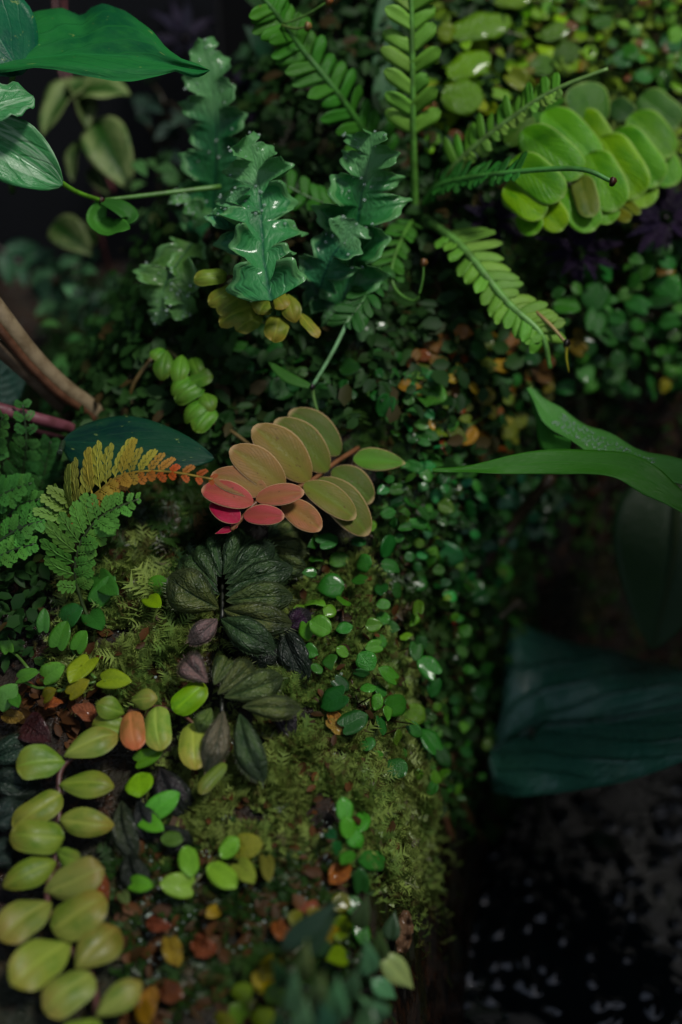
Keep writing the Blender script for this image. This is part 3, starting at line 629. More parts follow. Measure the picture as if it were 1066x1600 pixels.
# ---- broad leaved plant in the upper left corner
random.seed(31)
broad = thing('arrowhead_plant', 'broad green arrow-shaped leaf with blotched surface and long drip tip', 'plant', D(20, 300, .74))
BL = lf('broad', 'arrow', n=18, m=7, fold=.06, arch=.16, th=.006, back=.1, wave=(.02, 2), seed=3, shift=.22, tipcurl=.02)
BL2 = lf('broad', 'ovate', n=16, m=6, fold=.12, arch=.1, th=.006, wave=(.02, 2), seed=4)
def outline_blade(upper, lower, mid, dep, mat, color, parent, n=40, m=7, bulge=.006, seed=0):
    """blade between two margins (photo x -> y tables); dep(t, s) is its distance from the camera"""
    V, ST, F = [], [], []; ks = 2*m+1; x0, x1 = mid[0][0], mid[-1][0]; o0 = D(x0, mid[0][1], dep(0, 0))
    for layer in (0, 1):
        for i in range(n+1):
            t = i/n; x = lerp(x0, x1, t); u, l, c = interp(upper, x), interp(lower, x), interp(mid, x)
            for j in range(ks):
                q = (j-m)/m; y = lerp(c, u, -q) if q < 0 else lerp(c, l, q); w_ = 1-abs(q)
                V.append(D(x-abs(q)**2*6*(1-t), y, dep(t, q) - bulge*math.sin(math.pi*min(1, abs(q)))*(1-t*.6) + .0004*layer + .0012*math.sin(9*t+seed+3*q)*abs(q)) - o0); ST.append((q, t))
    o = (n+1)*ks
    for i in range(n):
        for j in range(ks-1):
            a = i*ks+j; F.append((a, a+ks, a+ks+1, a+1)); F.append((o+a, o+a+1, o+a+ks+1, o+a+ks))
        for j in (0, ks-1): a = i*ks+j; F.append((a, o+a, o+a+ks, a+ks))
    return put('leaf', mesh_from('leaf', V, F, MT[mat], ST), parent, Matrix.Translation(o0), color)
outline_blade([(-20, 60), (20, 45), (60, 18), (100, 12), (132, 26), (146, 12), (165, 5), (200, 18), (240, 48), (262, 76), (285, 92), (310, 100), (328, 110)], [(-20, 118), (25, 112), (60, 106), (90, 109), (130, 118), (180, 127), (210, 128), (250, 119), (275, 112), (300, 122), (315, 121), (328, 111)],
    [(-20, 96), (40, 92), (120, 84), (200, 88), (260, 100), (328, 110)], lambda t, q: lerp(.668, .645, t) + (.022*abs(q) if q < 0 else -.012*q)*math.sin(math.pi*min(1, .12+t)), 'broad', C(44, 118, 60), broad)
leaf(broad, BL2, D(34, 118, .665), D(-70, -50, .66), 130*PXM*.65, C(36, 108, 72))
tube('stalk', [D(20, 300, .74), D(10, 200, .70), D(22, 108, .664)], .0018, .0014, broad, C(80, 120, 60))
strp = thing('striped_leaf_plant', 'pale striped leaf with white centre drooping from the left edge', 'plant', D(-20, 330, .74))
SL = lf('stripe', 'elliptic', n=16, m=6, fold=.2, arch=.2, th=.006, wave=(.03, 3), seed=5)
leaf(strp, SL, D(-60, 190, .65), D(98, 290, .655), 100*PXM*.65, C(72, 138, 84), nh=TOCAM)
leaf(strp, lf('stripe', 'round', n=14, m=5, fold=.1, arch=.1, th=.008, wave=(.07, 3), seed=6), D(-30, 175, .63), D(52, 150, .64), 72*PXM*.64, C(76, 140, 88))
tube('stalk', [D(88, 280, .66), D(120, 300, .67), D(157, 313, .683)], .0014, .0010, strp, C(96, 150, 50))
tube('stalk', [D(-20, 330, .74), D(-50, 240, .68), D(-58, 172, .64)], .0018, .0014, strp, C(80, 120, 60))
bud(D(159, 314, .683), .0015, C(50, 24, 16), strp)
curl = thing('curled_leaf', 'small green curled leaf with pale tip hanging under the jointed stalk', 'leaf', D(160, 318, .684))
ribbon('blade', [D(160, 316, .684), D(150, 345, .684), D(170, 362, .68), D(192, 358, .674), D(203, 357, .672)], lambda t: .006*math.sin(math.pi*(.12+.85*t))**.8, (NH+RGT*.4).normalized(), 'fern', C(70, 128, 52), curl, n=24, m=3, fold=.5)
ribbon('blade', [D(162, 316, .682), D(185, 325, .678), D(203, 340, .677), D(195, 352, .677)], lambda t: .005*math.sin(math.pi*(.1+.85*t))**.7, (NH+UPV*.5).normalized(), 'fern', C(54, 104, 44), curl, n=18, m=3, fold=.3)

# ---- cream and green vine in the dark behind
random.seed(33)
CV = C(132, 150, 98)
vg = thing('variegated_vine', 'cream and green leaves on pink stems in the dark gap behind the arrow leaf', 'vine', D(190, 560, .93))
VL = [lf('varieg', 'ovate', n=12, m=4, fold=.3, arch=.25, th=.01, wave=(.03, 2), seed=s) for s in (1, 2, 3)]
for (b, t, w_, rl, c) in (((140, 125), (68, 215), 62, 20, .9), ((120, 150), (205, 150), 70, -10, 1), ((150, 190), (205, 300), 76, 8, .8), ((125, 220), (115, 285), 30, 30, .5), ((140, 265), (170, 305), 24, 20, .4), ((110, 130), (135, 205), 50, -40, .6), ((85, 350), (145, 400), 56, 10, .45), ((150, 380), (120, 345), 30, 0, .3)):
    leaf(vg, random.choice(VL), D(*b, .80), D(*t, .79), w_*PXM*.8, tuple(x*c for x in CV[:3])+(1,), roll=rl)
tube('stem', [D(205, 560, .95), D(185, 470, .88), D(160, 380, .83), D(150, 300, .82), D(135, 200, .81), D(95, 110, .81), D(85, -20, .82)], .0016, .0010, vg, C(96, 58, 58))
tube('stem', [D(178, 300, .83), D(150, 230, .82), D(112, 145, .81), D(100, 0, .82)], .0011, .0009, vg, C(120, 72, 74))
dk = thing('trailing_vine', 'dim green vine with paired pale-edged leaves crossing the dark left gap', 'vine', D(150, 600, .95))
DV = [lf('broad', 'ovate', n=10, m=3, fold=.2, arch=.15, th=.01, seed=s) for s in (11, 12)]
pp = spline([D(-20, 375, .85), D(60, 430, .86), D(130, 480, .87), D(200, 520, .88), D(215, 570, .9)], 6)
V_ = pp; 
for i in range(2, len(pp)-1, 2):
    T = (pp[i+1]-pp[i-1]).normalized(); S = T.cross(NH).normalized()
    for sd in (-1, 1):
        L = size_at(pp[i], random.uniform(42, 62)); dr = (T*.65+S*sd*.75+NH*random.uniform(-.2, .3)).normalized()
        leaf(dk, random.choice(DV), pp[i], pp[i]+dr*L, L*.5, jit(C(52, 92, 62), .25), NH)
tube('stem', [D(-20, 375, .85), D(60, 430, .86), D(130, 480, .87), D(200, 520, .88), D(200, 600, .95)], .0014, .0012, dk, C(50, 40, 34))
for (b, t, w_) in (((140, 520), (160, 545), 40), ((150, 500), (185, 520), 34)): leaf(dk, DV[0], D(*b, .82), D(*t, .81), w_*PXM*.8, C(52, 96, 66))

# ---- thick stems and dark leaves at the left edge
thk = thing('thick_stem', 'thick ribbed grey brown stem leaning in from the left edge', 'stem', D(145, 640, .72))
tube('stem', [D(-60, 410, .66), D(0, 490, .67), D(50, 555, .685), D(100, 605, .70), D(146, 640, .715), D(200, 700, .735)], .0050, .0042, thk, C(134, 120, 96), 10)
tube('ridge', [D(-60, 428, .655), D(-4, 508, .665), D(44, 568, .68), D(96, 618, .695), D(140, 648, .712), D(195, 706, .733)], .0022, .0018, thk, C(92, 62, 46), 8)
thk2 = thing('thick_stem', 'shorter brown stem lying just below the thick ribbed one', 'stem', D(110, 650, .73))
tube('stem', [D(-50, 500, .67), D(0, 545, .68), D(50, 590, .695), D(110, 650, .72)], .0040, .0034, thk2, C(106, 92, 76), 10)
pk = thing('leaf_stalk', 'smooth dull pink stalk running under the dark pointed leaf', 'stalk', D(130, 675, .72))
tube('stem', [D(-50, 625, .67), D(20, 645, .68), D(80, 660, .69), D(140, 678, .715)], .0034, .0028, pk, C(112, 66, 76), 10)
tube('stem', [D(-50, 650, .68), D(20, 668, .69), D(110, 690, .715)], .0026, .0022, pk, C(58, 30, 38), 8)
dl = thing('pointed_leaf_plant', 'dark green pointed leaf with sunken veins behind the golden fern', 'plant', P(90, 740))
DLM = lf('gloss', 'ovate', n=16, m=6, fold=-.12, arch=.14, th=.006, wave=(.015, 2), seed=9)
leaf(dl, lf('broad', 'ovate', n=16, m=6, fold=-.1, arch=.14, th=.006, wave=(.015, 2), seed=9), D(98, 690, .67), D(335, 716, .655), 112*PXM*.66, C(26, 66, 46), nh=(TOCAM*.7+Vector((0, 0, .4))), roll=-6)
leaf(dl, DLM, D(-40, 620, .74), D(45, 560, .74), 90*PXM*.74, C(26, 62, 50), roll=20)
tube('stalk', [P(90, 740), D(92, 715, .68), D(100, 690, .67)], .0016, .0012, dl, C(40, 60, 40))

# ---- lacy ferns at the left
random.seed(41)
def lacymesh(seed, pairs=5):
    rs = random.Random(seed); V, F, ST = [], [], []
    def lobe(b, d, L, w_, k):
        n0 = len(V); sd_ = Vector((-d.y, d.x, 0)); prof = [(0, .08), (.35, .26), (.72, .5), (.95, .42), (1.0, .14)]
        pl = [(b + d*(L*t) + sd_*(w_*hw_*rs.uniform(.9, 1.12)) + Vector((0, 0, .03*L*math.sin(3*t)+.10*w_*hw_)), t) for t, hw_ in prof] + [(b + d*(L*(t-(.07 if t > .8 else 0))) - sd_*(w_*hw_*rs.uniform(.9, 1.12)) + Vector((0, 0, .03*L*math.sin(3*t)+.10*w_*hw_)), t) for t, hw_ in reversed(prof)]
        m_ = b + d*(L*.55) + Vector((0, 0, .02*L)); V.append(m_); ST.append((.35, .5))
        for p, t in pl: V.append(p); ST.append((.6, t))
        q = len(pl)
        for i in range(q): F.append((n0, n0+1+(i+1) % q, n0+1+i))
        e = len(V); V.extend([p-Vector((0, 0, .012)) for p, _ in pl] + [m_-Vector((0, 0, .012))]); ST.extend([(.6, .5)]*(q+1))
        for i in range(q): F.append((e+q, e+i, e+(i+1) % q)); F.append((n0+1+i, n0+1+(i+1) % q, e+(i+1) % q, e+i))
    for i in range(pairs):
        t = .06+.8*i/pairs; L = .36*math.sin(math.pi*(.30+.58*t))**.9
        for sd in (-1, 1):
            a = math.radians(rs.uniform(46, 56)-14*t); lobe(Vector((0, t+.07*(sd > 0), 0)), Vector((sd*math.sin(a), math.cos(a), 0)), L*rs.uniform(.85, 1.15), L*.60, i)
    lobe(Vector((0, .82, 0)), Vector((0, 1, 0)), .2, .16, 9)
    v, f, s_ = tube_geo([Vector((0, 0, 0)), Vector((0, .5, .02)), Vector((0, .95, .0))], .028, .012, 4); k = len(V); V.extend(v); ST.extend(s_); F.extend(tuple(i+k for i in q) for q in f)
    V2 = [Vector((p[0]*1.15, p[1], p[2]+.08*math.sin(3.14*p[1]))) for p in V]
    return mesh_from('pinna', V2, F, MT['fern'], ST, smooth=False)
LP = [lacymesh(s, p) for s, p in ((1, 5), (2, 5), (3, 4))]
LP2 = [lacymesh(s, 2) for s in (4, 5)]
gf = thing('golden_fern', 'lacy fern frond turning golden and rusty orange toward its arching tip', 'fern', P(150, 985))
GO, RU, GG = C(172, 168, 80), C(166, 82, 42), C(108, 142, 66)
def goldc(v, sd):
    c = mixc(GG, GO, min(1, v*3.5)); k = max(0, v*2.6-1.2) + (.45 if sd > 0 else 0)*(v > .25) + random.uniform(-.3, .2); return mixc(c, RU, min(1, max(0, k)))
frond(gf, [(95, 825, .665), (118, 795, .65), (150, 772, .642), (182, 747, .636), (220, 737, .632), (270, 738, .628), (333, 749, .625)], .03, .99, 18, lambda v: interp([(0, 66), (.25, 82), (.45, 70), (.62, 44), (1, 14)], v), lambda v: interp([(0, 26), (.3, 32), (.6, 30), (1, 12)], v), LP, goldc, lambda v: interp([(0, 36), (.4, 36), (.6, 26), (1, 13)], v), ang=62, rr=(.0009, .0005), rcol=C(140, 120, 50), angend=48)
for (b, t) in (((104, 812), (52, 798)), ((108, 800), (64, 776)), ((118, 790), (74, 762)), ((98, 822), (62, 828))):
    leaf(gf, LP[1], D(*b, .655), D(*t, .65), 30*PXM*.65, jit(GG, .15), name='pinna')
for (b, t) in (((166, 760), (176, 778)), ((186, 748), (204, 772)), ((150, 776), (152, 792)), ((112, 806), (120, 824))):
    leaf(gf, LP2[0], D(*b, .64), D(*t, .638), 24*PXM*.65, jit(RU, .15), name='pinna')
gfern = thing('lacy_fern', 'lacy bright green fern frond just below the golden one', 'fern', P(152, 990))
GF = C(98, 150, 70)
frond(gfern, [(148, 985, .655), (130, 945, .652), (118, 895, .645), (126, 850, .64), (150, 815, .635), (180, 795, .632), (217, 780, .63)], .26, .99, 13, lambda v: interp([(0, 54), (.3, 66), (.6, 42), (1, 12)], v), lambda v: interp([(0, 30), (.3, 40), (.6, 40), (1, 12)], v), LP, lambda v, s: GF, lambda v: interp([(0, 38), (.5, 36), (1, 12)], v), ang=58, rr=(.0010, .0005), rcol=C(52, 70, 34))
lfern = thing('lacy_fern', 'dark green lacy fern filling the left edge under the pink stalk', 'fern', P(40, 960))
for path, col in (([(20, 800, .70), (36, 740, .69), (42, 690, .68), (36, 632, .675)], C(70, 122, 62)), ([(-30, 760, .69), (-10, 700, .68), (5, 650, .67)], C(74, 126, 62)), ([(60, 790, .70), (72, 730, .695), (80, 690, .69)], C(60, 106, 56)),
                  ([(-40, 850, .68), (0, 820, .67), (30, 790, .665), (62, 780, .66)], C(78, 134, 62)), ([(-40, 800, .675), (10, 770, .665), (50, 755, .66)], C(72, 126, 60)), ([(-60, 910, .66), (-20, 880, .655), (20, 860, .65), (54, 850, .648)], C(86, 146, 66)), ([(-40, 880, .66), (0, 845, .655), (40, 822, .65), (66, 815, .65)], C(80, 138, 64))):
    frond(lfern, path, .05, .98, 9, lambda v: 42-26*v, lambda v: 42-26*v, LP, lambda v, s, c=col: c, lambda v: 36-18*v, ang=58, rr=(.0009, .0004), rcol=C(40, 64, 32))
tube('stalk', [P(95, 930), D(60, 890, .69), D(20, 850, .69), D(20, 800, .70)], .0012, .0009, lfern, C(30, 24, 18))

# ---- peach, pink and olive leafed shoot
random.seed(51)
EP = [lf('pink', 'oval', n=14, m=6, fold=.16, arch=.16, th=.012, seed=s, cup=.1) for s in (1, 2, 3)]
ps = thing('leafy_shoot', 'shoot of paired pale-rimmed leaves shading from magenta through peach to olive', 'plant', P(560, 700))
MG, PKc, CO, PE, OL, OL2 = C(160, 30, 66), C(168, 76, 76), C(164, 98, 76), C(148, 102, 70), C(112, 108, 52), C(84, 94, 44)
for (b, t, w_, c, lb, lt, rl) in (
  ((531, 710), (453, 642), 54, OL2, .020, .030, 12), ((513, 736), (430, 656), 58, mixc(OL, OL2, .5), .026, .040, 12), ((484, 751), (396, 666), 62, mixc(OL, PE, .35), .032, .05, 12),
  ((520, 733), (582, 785), 50, OL2, .022, .02, -10), ((498, 748), (576, 836), 58, mixc(OL, OL2, .4), .028, .024, -14), ((475, 756), (556, 810), 46, OL, .034, .032, -16),
  ((445, 763), (360, 700), 54, mixc(PE, OL, .3), .038, .055, 10), ((441, 786), (502, 828), 42, mixc(PE, C(140, 90, 60), .4), .036, .036, -10), ((418, 769), (330, 742), 44, PE, .043, .055, 10),
  ((400, 780), (476, 769), 34, CO, .046, .048, -6), ((396, 786), (315, 764), 42, PKc, .046, .055, 10), ((381, 806), (445, 807), 32, mixc(PKc, MG, .2), .046, .046, -6), ((374, 815), (330, 784), 36, MG, .045, .05, 12)):
    leafpx(ps, random.choice(EP), b, t, w_*1.1, jit(c, .08, .04), lb, lt, rl, nh=(TOCAM*.75+Vector((0, 0, .35))))
leafpx(ps, lf('pink', 'ovate', n=12, m=4, fold=.1, arch=.1, th=.012, seed=8), (552, 717), (634, 724), 40, C(92, 126, 50), .02, .024, 0)
tube('stem', [P(560, 700, .006), P(525, 722, .018), P(485, 752, .03), P(445, 770, .037), P(405, 782, .044), P(380, 808, .044), P(362, 828, .042)], .0012, .0011, ps, C(124, 84, 56))
leafpx(ps, lf('pink', 'lance', n=8, m=3, fold=.2, arch=.1, th=.02, seed=9), (364, 826), (336, 834), 12, MG, .042, .044)
leafpx(ps, lf('pink', 'lance', n=8, m=3, fold=.2, arch=.1, th=.02, seed=9), (364, 826), (372, 812), 12, MG, .042, .044)
rt = thing('runner_stem', 'bare tan runner stem ending at the back of the peach leaves', 'stem', P(330, 661))
tube('stem', [P(326, 660, .004), P(358, 672, .02), P(396, 700, .03)], .0010, .0009, rt, C(120, 104, 70))

# ---- dark hairy rosettes
random.seed(61)
HL = [lf('hairy', 'obovate', n=14, m=5, fold=.10, arch=.36, th=.01, hairs=44, seed=s, cup=.15, wave=(.02, 3), tipcurl=.2, pleat=.28) for s in (1, 2, 3)]
HD, HO, HP = C(56, 78, 46), C(82, 94, 52), C(108, 90, 88)
def rosette(label, center, leaves, lift=.02, nh=None):
    th = thing('hairy_rosette', label, 'plant', P(*center))
    for (b, t, w_, c, dl_) in leaves: leafpx(th, random.choice(HL), b, t, w_*1.08, jit(c, .14), lift+random.uniform(-.003, .003), lift+dl_, (18 if t[0] > b[0] else -18)+random.uniform(-6, 6), nh)
    xs = sum(l[0][0] for l in leaves)/len(leaves); ys = [l[0][1] for l in leaves]
    tube('stem', [P(*center, -.002), P(xs, max(ys), lift-.008), P(xs, min(ys), lift-.009)], .0012, .0009, th, C(30, 34, 24)); return th
rosette('largest dark hairy rosette, its mottled leaves fanned out right below the pink leaves', (346, 960), [
  ((346, 902), (320, 838), 46, HD, -.004), ((349, 898), (390, 824), 50, HD, -.004), ((351, 905), (430, 850), 44, HD, .0), ((340, 918), (293, 862), 48, HD, .0), ((342, 950), (262, 902), 66, HO, .006),
  ((353, 920), (458, 886), 46, HD, .004), ((353, 939), (458, 931), 48, HO, .006), ((350, 952), (454, 978), 50, HO, .006), ((346, 967), (426, 1013), 48, HD, .006), ((340, 967), (298, 1004), 32, HP, .0), ((346, 900), (352, 830), 40, HD, -.008), ((344, 930), (275, 870), 40, HD, -.008), ((352, 930), (440, 905), 44, HD, -.008), ((350, 955), (440, 1000), 44, HD, -.008), ((352, 912), (445, 868), 40, HD, -.008)], .024)
rosette('small olive rosette half hidden between the pink leaves and the largest dark rosette', (440, 880), [((420, 842), (470, 826), 34, HO, 0), ((424, 852), (480, 862), 34, HO, .002), ((430, 866), (478, 896), 34, HO, 0), ((420, 840), (440, 812), 26, HD, 0)], .012)
rosette('drooping hairy rosette with a purple grey leaf, below the largest dark one', (352, 1120), [
  ((325, 1066), (284, 1026), 42, HP, .0), ((334, 1070), (360, 1024), 36, HO, -.002), ((340, 1085), (398, 1032), 40, HO, .0), ((350, 1090), (444, 1058), 46, HO, .004), ((378, 1104), (470, 1106), 36, HO, .004),
  ((349, 1110), (326, 1204), 40, mixc(HO, HP, .5), -.004), ((374, 1114), (408, 1220), 44, HD, -.004), ((330, 1106), (310, 1142), 28, C(96, 116, 56), .0)], .024)
rosette('dark leaves pressed into the moss right of the largest dark rosette', (450, 1000), [((440, 975), (476, 1062), 48, C(34, 46, 38), -.004), ((440, 985), (486, 955), 34, C(44, 24, 44), 0), ((430, 1000), (400, 1040), 40, C(34, 42, 34), -.004), ((445, 1085), (452, 1148), 36, C(50, 24, 42), 0)], .010)
rosette('near black wet rosette under the round bright leaves', (240, 1300), [((190, 1250), (206, 1340), 42, C(46, 54, 38), 0), ((250, 1200), (290, 1280), 56, C(44, 42, 44), -.004), ((215, 1250), (250, 1320), 44, C(34, 36, 34), -.004), ((200, 1330), (225, 1400), 46, C(30, 36, 26), -.002), ((250, 1290), (300, 1330), 40, C(30, 30, 28), -.004)], .008)
rosette('dark hairy leaves at the left edge behind the fleshy yellow green leaves', (0, 1260), [((-20, 1190), (54, 1160), 46, C(40, 58, 44), 0), ((-20, 1215), (60, 1230), 48, C(36, 48, 38), 0), ((-20, 1290), (40, 1260), 50, C(34, 46, 42), 0), ((-30, 1350), (30, 1320), 44, C(34, 46, 40), 0)], .008)

# ---- fleshy creeping plant, lower left
random.seed(71)
FL = [lf('fleshy', 'oblong', n=12, m=5, fold=.0, arch=.14, fat=.07, seed=s, groove=.03, wave=(.05, 1), tipcurl=.15*s, cup=.12, shift=.06*(1.5-s)) for s in (1, 2)] + [lf('fleshy', 'blunt', n=12, m=5, fold=.05, arch=.12, fat=.06, seed=13, groove=.03, tipcurl=.1, wave=(.05, 1), shift=.05)] + [lf('fleshy', 'elliptic', n=12, m=5, fold=.0, arch=.16, fat=.07, seed=6, groove=.03, tipcurl=.25, cup=.1)] + [lf('fleshy', 'obovate', n=12, m=5, fold=.0, arch=.14, fat=.07, seed=3, groove=.03, tipcurl=.2, cup=.1)]
BE = C(118, 124, 62)
fb = thing('fleshy_creeper', 'creeper with plump paired yellow green leaves winding down the lower left', 'creeper', P(95, 1250))
bead = [((103, 1190), (26, 1197), 54), ((92, 1227), (174, 1224), 54), ((100, 1182), (184, 1143), 56), ((200, 1142), (146, 1130), 38), ((97, 1242), (20, 1290), 48), ((93, 1280), (175, 1290), 46), ((100, 1310), (20, 1302), 54),
  ((88, 1346), (7, 1382), 50), ((90, 1330), (126, 1346), 28), ((72, 1394), (160, 1355), 54), ((80, 1410), (2, 1466), 60), ((84, 1456), (163, 1400), 64), ((108, 1474), (22, 1536), 68), ((118, 1514), (186, 1444), 64), ((146, 1524), (70, 1578), 68), ((150, 1588), (220, 1534), 52), ((150, 1592), (112, 1640), 54), ((195, 1115), (153, 1100), 38), ((205, 1095), (242, 1090), 38)]
for (b, t, w_) in bead: leafpx(fb, random.choice(FL), b, t, w_*random.uniform(.88, 1.1), jit(mixc(BE, C(100, 132, 46), random.random()*.8), .16), .016+random.uniform(-.003, .003), .022+random.uniform(-.006, .005), random.uniform(-16, 16))
tube('stem', [P(205, 1105, .010), P(200, 1140, .012), P(120, 1180, .013), P(95, 1205, .013), P(93, 1245, .013), P(92, 1290, .013), P(88, 1335, .013), P(75, 1390, .013), P(80, 1432, .013), P(108, 1480, .013), P(146, 1530, .013), P(152, 1600, .013)], .0012, .0014, fb, C(86, 54, 50))
fr = thing('fleshy_creeper', 'short shoot of plump leaves, one flushed orange, below the largest rosette', 'creeper', P(250, 1150))
for (b, t, w_, c) in (((205, 1112), (212, 1168), 40, C(168, 110, 70)), ((245, 1105), (250, 1169), 44, C(140, 158, 74)), ((272, 1112), (320, 1068), 42, C(104, 150, 40)), ((303, 1130), (305, 1198), 46, C(134, 150, 66)), ((352, 1192), (312, 1238), 24, C(96, 112, 48))):
    leafpx(fr, FL[0], b, t, w_, jit(c, .05), .018, .022, random.uniform(-10, 10))
tube('stem', [P(200, 1112, .012), P(245, 1104, .014), P(272, 1112, .014), P(300, 1128, .014), P(352, 1192, .012)], .0009, .0007, fr, C(96, 66, 50))
r1 = thing('fleshy_creeper', 'cluster of plump yellow olive leaves under the tip of the crinkled frond', 'creeper', P(400, 500))
for (b, t, w_, c) in (((355, 430), (306, 434), 28, 0), ((375, 450), (328, 470), 30, .1), ((385, 460), (342, 488), 34, .1), ((400, 480), (344, 500), 34, .2), ((410, 495), (370, 515), 34, .4), ((435, 495), (428, 528), 38, .5), ((420, 470), (405, 490), 34, .2), ((450, 460), (460, 500), 32, .7), ((468, 490), (498, 526), 20, .9), ((380, 425), (400, 450), 26, .1), ((430, 460), (445, 480), 30, .6)):
    b_, t_ = D(*b, .675), D(*t, .668); leaf(r1, random.choice(FL), b_, t_, w_*PXM*.67, jit(mixc(C(110, 134, 52), C(138, 128, 54), c*.7), .1), roll=random.uniform(-15, 15))
tube('stem', [P(330, 480, 0), D(360, 432, .69), D(400, 465, .682), D(440, 480, .68), D(470, 492, .68)], .0011, .0008, r1, C(70, 50, 36))
r3 = thing('fleshy_creeper', 'hanging string of plump green paired leaves above the dark pointed leaf', 'creeper', P(290, 600))
for (b, t, w_) in (((262, 548), (252, 590), 32), ((285, 555), (278, 600), 30), ((300, 590), (268, 612), 28), ((292, 600), (332, 585), 28), ((318, 600), (275, 622), 32), ((318, 615), (332, 640), 30), ((325, 625), (288, 655), 32), ((335, 640), (305, 672), 32), ((255, 545), (240, 560), 22), ((300, 560), (312, 590), 26)):
    leafpx(r3, random.choice(FL), b, t, w_, jit(C(82, 124, 44), .15), .03, .034, random.uniform(-15, 15))
tube('stem', [P(262, 545, .02), P(290, 575, .024), P(315, 610, .024), P(335, 645, .02)], .0010, .0008, r3, C(60, 64, 34))
tn = thing('runner_stem', 'thin tan runner stem curving down beside the hanging green paired leaves', 'stem', P(200, 635))
tube('stem', [P(238, 560, .022), P(212, 595, .02), P(198, 632, .012)], .0011, .0009, tn, C(104, 88, 50))

# ---- small heart leaved creeper on the left of the moss
random.seed(81)
HT = [lf('creep', 'heart', n=10, m=4, fold=.18, arch=.16, th=.015, back=.12, seed=s, cup=.1, wave=(.03, 1)) for s in (1, 2, 3)]
hv = thing('heart_leaf_creeper', 'creeper with small heart-shaped lime green leaves left of the pale moss', 'creeper', P(90, 1080))
for (b, t, w_, c) in (((14, 1018), (6, 992), 22, C(96, 150, 60)), ((30, 1060), (62, 1050), 24, C(92, 148, 62)), ((0, 1100), (28, 1070), 36, C(98, 150, 76)), ((20, 1088), (30, 1105), 22, C(74, 124, 50)), ((70, 1058), (102, 1040), 34, C(104, 156, 66)), ((140, 1030), (110, 1068), 40, C(128, 152, 50)), ((110, 1085), (140, 1062), 26, C(134, 138, 44)), ((160, 1062), (206, 1066), 34, C(140, 154, 52)),
    ((90, 1010), (105, 970), 36, C(72, 128, 46)), ((120, 1015), (135, 985), 30, C(84, 136, 48)), ((68, 985), (70, 950), 22, C(70, 120, 52)), ((140, 960), (160, 985), 36, C(52, 110, 44)), ((100, 970), (130, 950), 40, C(46, 100, 46)), ((150, 900), (185, 930), 36, C(58, 112, 44)), ((240, 920), (262, 905), 34, C(74, 134, 40)), ((232, 935), (250, 950), 28, C(120, 150, 40)), ((150, 940), (180, 900), 34, C(60, 118, 46)), ((70, 1090), (88, 1078), 24, C(120, 120, 40))):
    leafpx(hv, random.choice(HT), b, t, w_, jit(c, .1), .014, .020, random.uniform(-12, 12))
for pts in ([(45, 1045), (28, 1025), (14, 1016)], [(90, 1070), (60, 1075), (30, 1066), (0, 1100)], [(150, 1060), (130, 1040), (110, 1010), (100, 980)], [(90, 1080), (110, 1075), (150, 1065)]):
    tube('stem', [P(*p, .009) for p in pts], .0008, .0006, hv, C(78, 112, 48))
# ---- round leaves lying on the wet moss
rv = thing('round_leaf_creeper', 'trail of round lime leaves over the wet brown soil and moss', 'creeper', P(300, 1360))
for (b, t, w_, c) in (((218, 1208), (220, 1244), 46, C(120, 172, 50)), ((238, 1270), (281, 1238), 38, C(92, 160, 60)), ((222, 1280), (256, 1298), 30, C(90, 156, 52)), ((215, 1190), (256, 1172), 30, C(92, 138, 40)), ((252, 1310), (286, 1312), 26, C(80, 110, 48)), ((290, 1322), (300, 1370), 34, C(110, 152, 56)), ((298, 1385), (250, 1380), 40, C(128, 164, 64)), ((207, 1380), (240, 1385), 28, C(96, 150, 52)), ((346, 1340), (372, 1308), 30, C(112, 158, 56)), ((372, 1325), (412, 1318), 42, C(142, 136, 56)), ((325, 1352), (370, 1385), 38, C(132, 170, 64)), ((372, 1350), (398, 1380), 34, C(138, 154, 66)), ((416, 1340), (420, 1378), 24, C(110, 112, 50)), ((190, 1395), (200, 1412), 20, C(92, 104, 60)), ((340, 1420), (322, 1432), 22, C(146, 120, 44))):
    leafpx(rv, random.choice(HT[:2]+CREEP[:1]), b, t, w_, jit(c, .06), .010, .014, random.uniform(-10, 10))
for pts in ([(218, 1190), (218, 1208), (228, 1270), (252, 1310)], [(300, 1370), (298, 1385), (330, 1355), (372, 1350), (416, 1345)], [(372, 1350), (372, 1325), (346, 1340)]): tube('stem', [P(*p, .005) for p in pts], .0006, .0005, rv, C(80, 84, 44))
ev = thing('round_leaf_creeper', 'upright sprig of green oval leaves at the moss edge by the gully', 'creeper', P(545, 1330))
for (b, t, w_, c) in (((540, 1285), (536, 1245), 28, C(78, 150, 52)), ((545, 1310), (540, 1275), 26, C(84, 150, 46)), ((560, 1300), (572, 1262), 28, C(74, 142, 50)), ((545, 1300), (568, 1325), 30, C(70, 146, 50)), ((560, 1345), (602, 1345), 34, C(52, 112, 46)), ((565, 1390), (562, 1355), 28, C(40, 88, 40)), ((512, 1300), (525, 1310), 20, C(36, 90, 54)), ((530, 1330), (520, 1315), 20, C(40, 96, 50)), ((550, 1330), (535, 1350), 24, C(70, 130, 46))):
    leafpx(ev, random.choice(CREEP[:4]), b, t, w_, jit(c, .08), .014, .02, random.uniform(-10, 10))
tube('stem', [P(545, 1340, .0), P(548, 1310, .010), P(545, 1280, .014)], .0008, .0006, ev, C(70, 90, 40)); tube('stem', [P(545, 1340, .0), P(562, 1345, .010), P(566, 1390, .012)], .0008, .0006, ev, C(70, 90, 40))
yv = thing('round_leaf_creeper', 'yellowing lime leaves clustered behind the fleshy dark succulent', 'creeper', P(540, 1500))
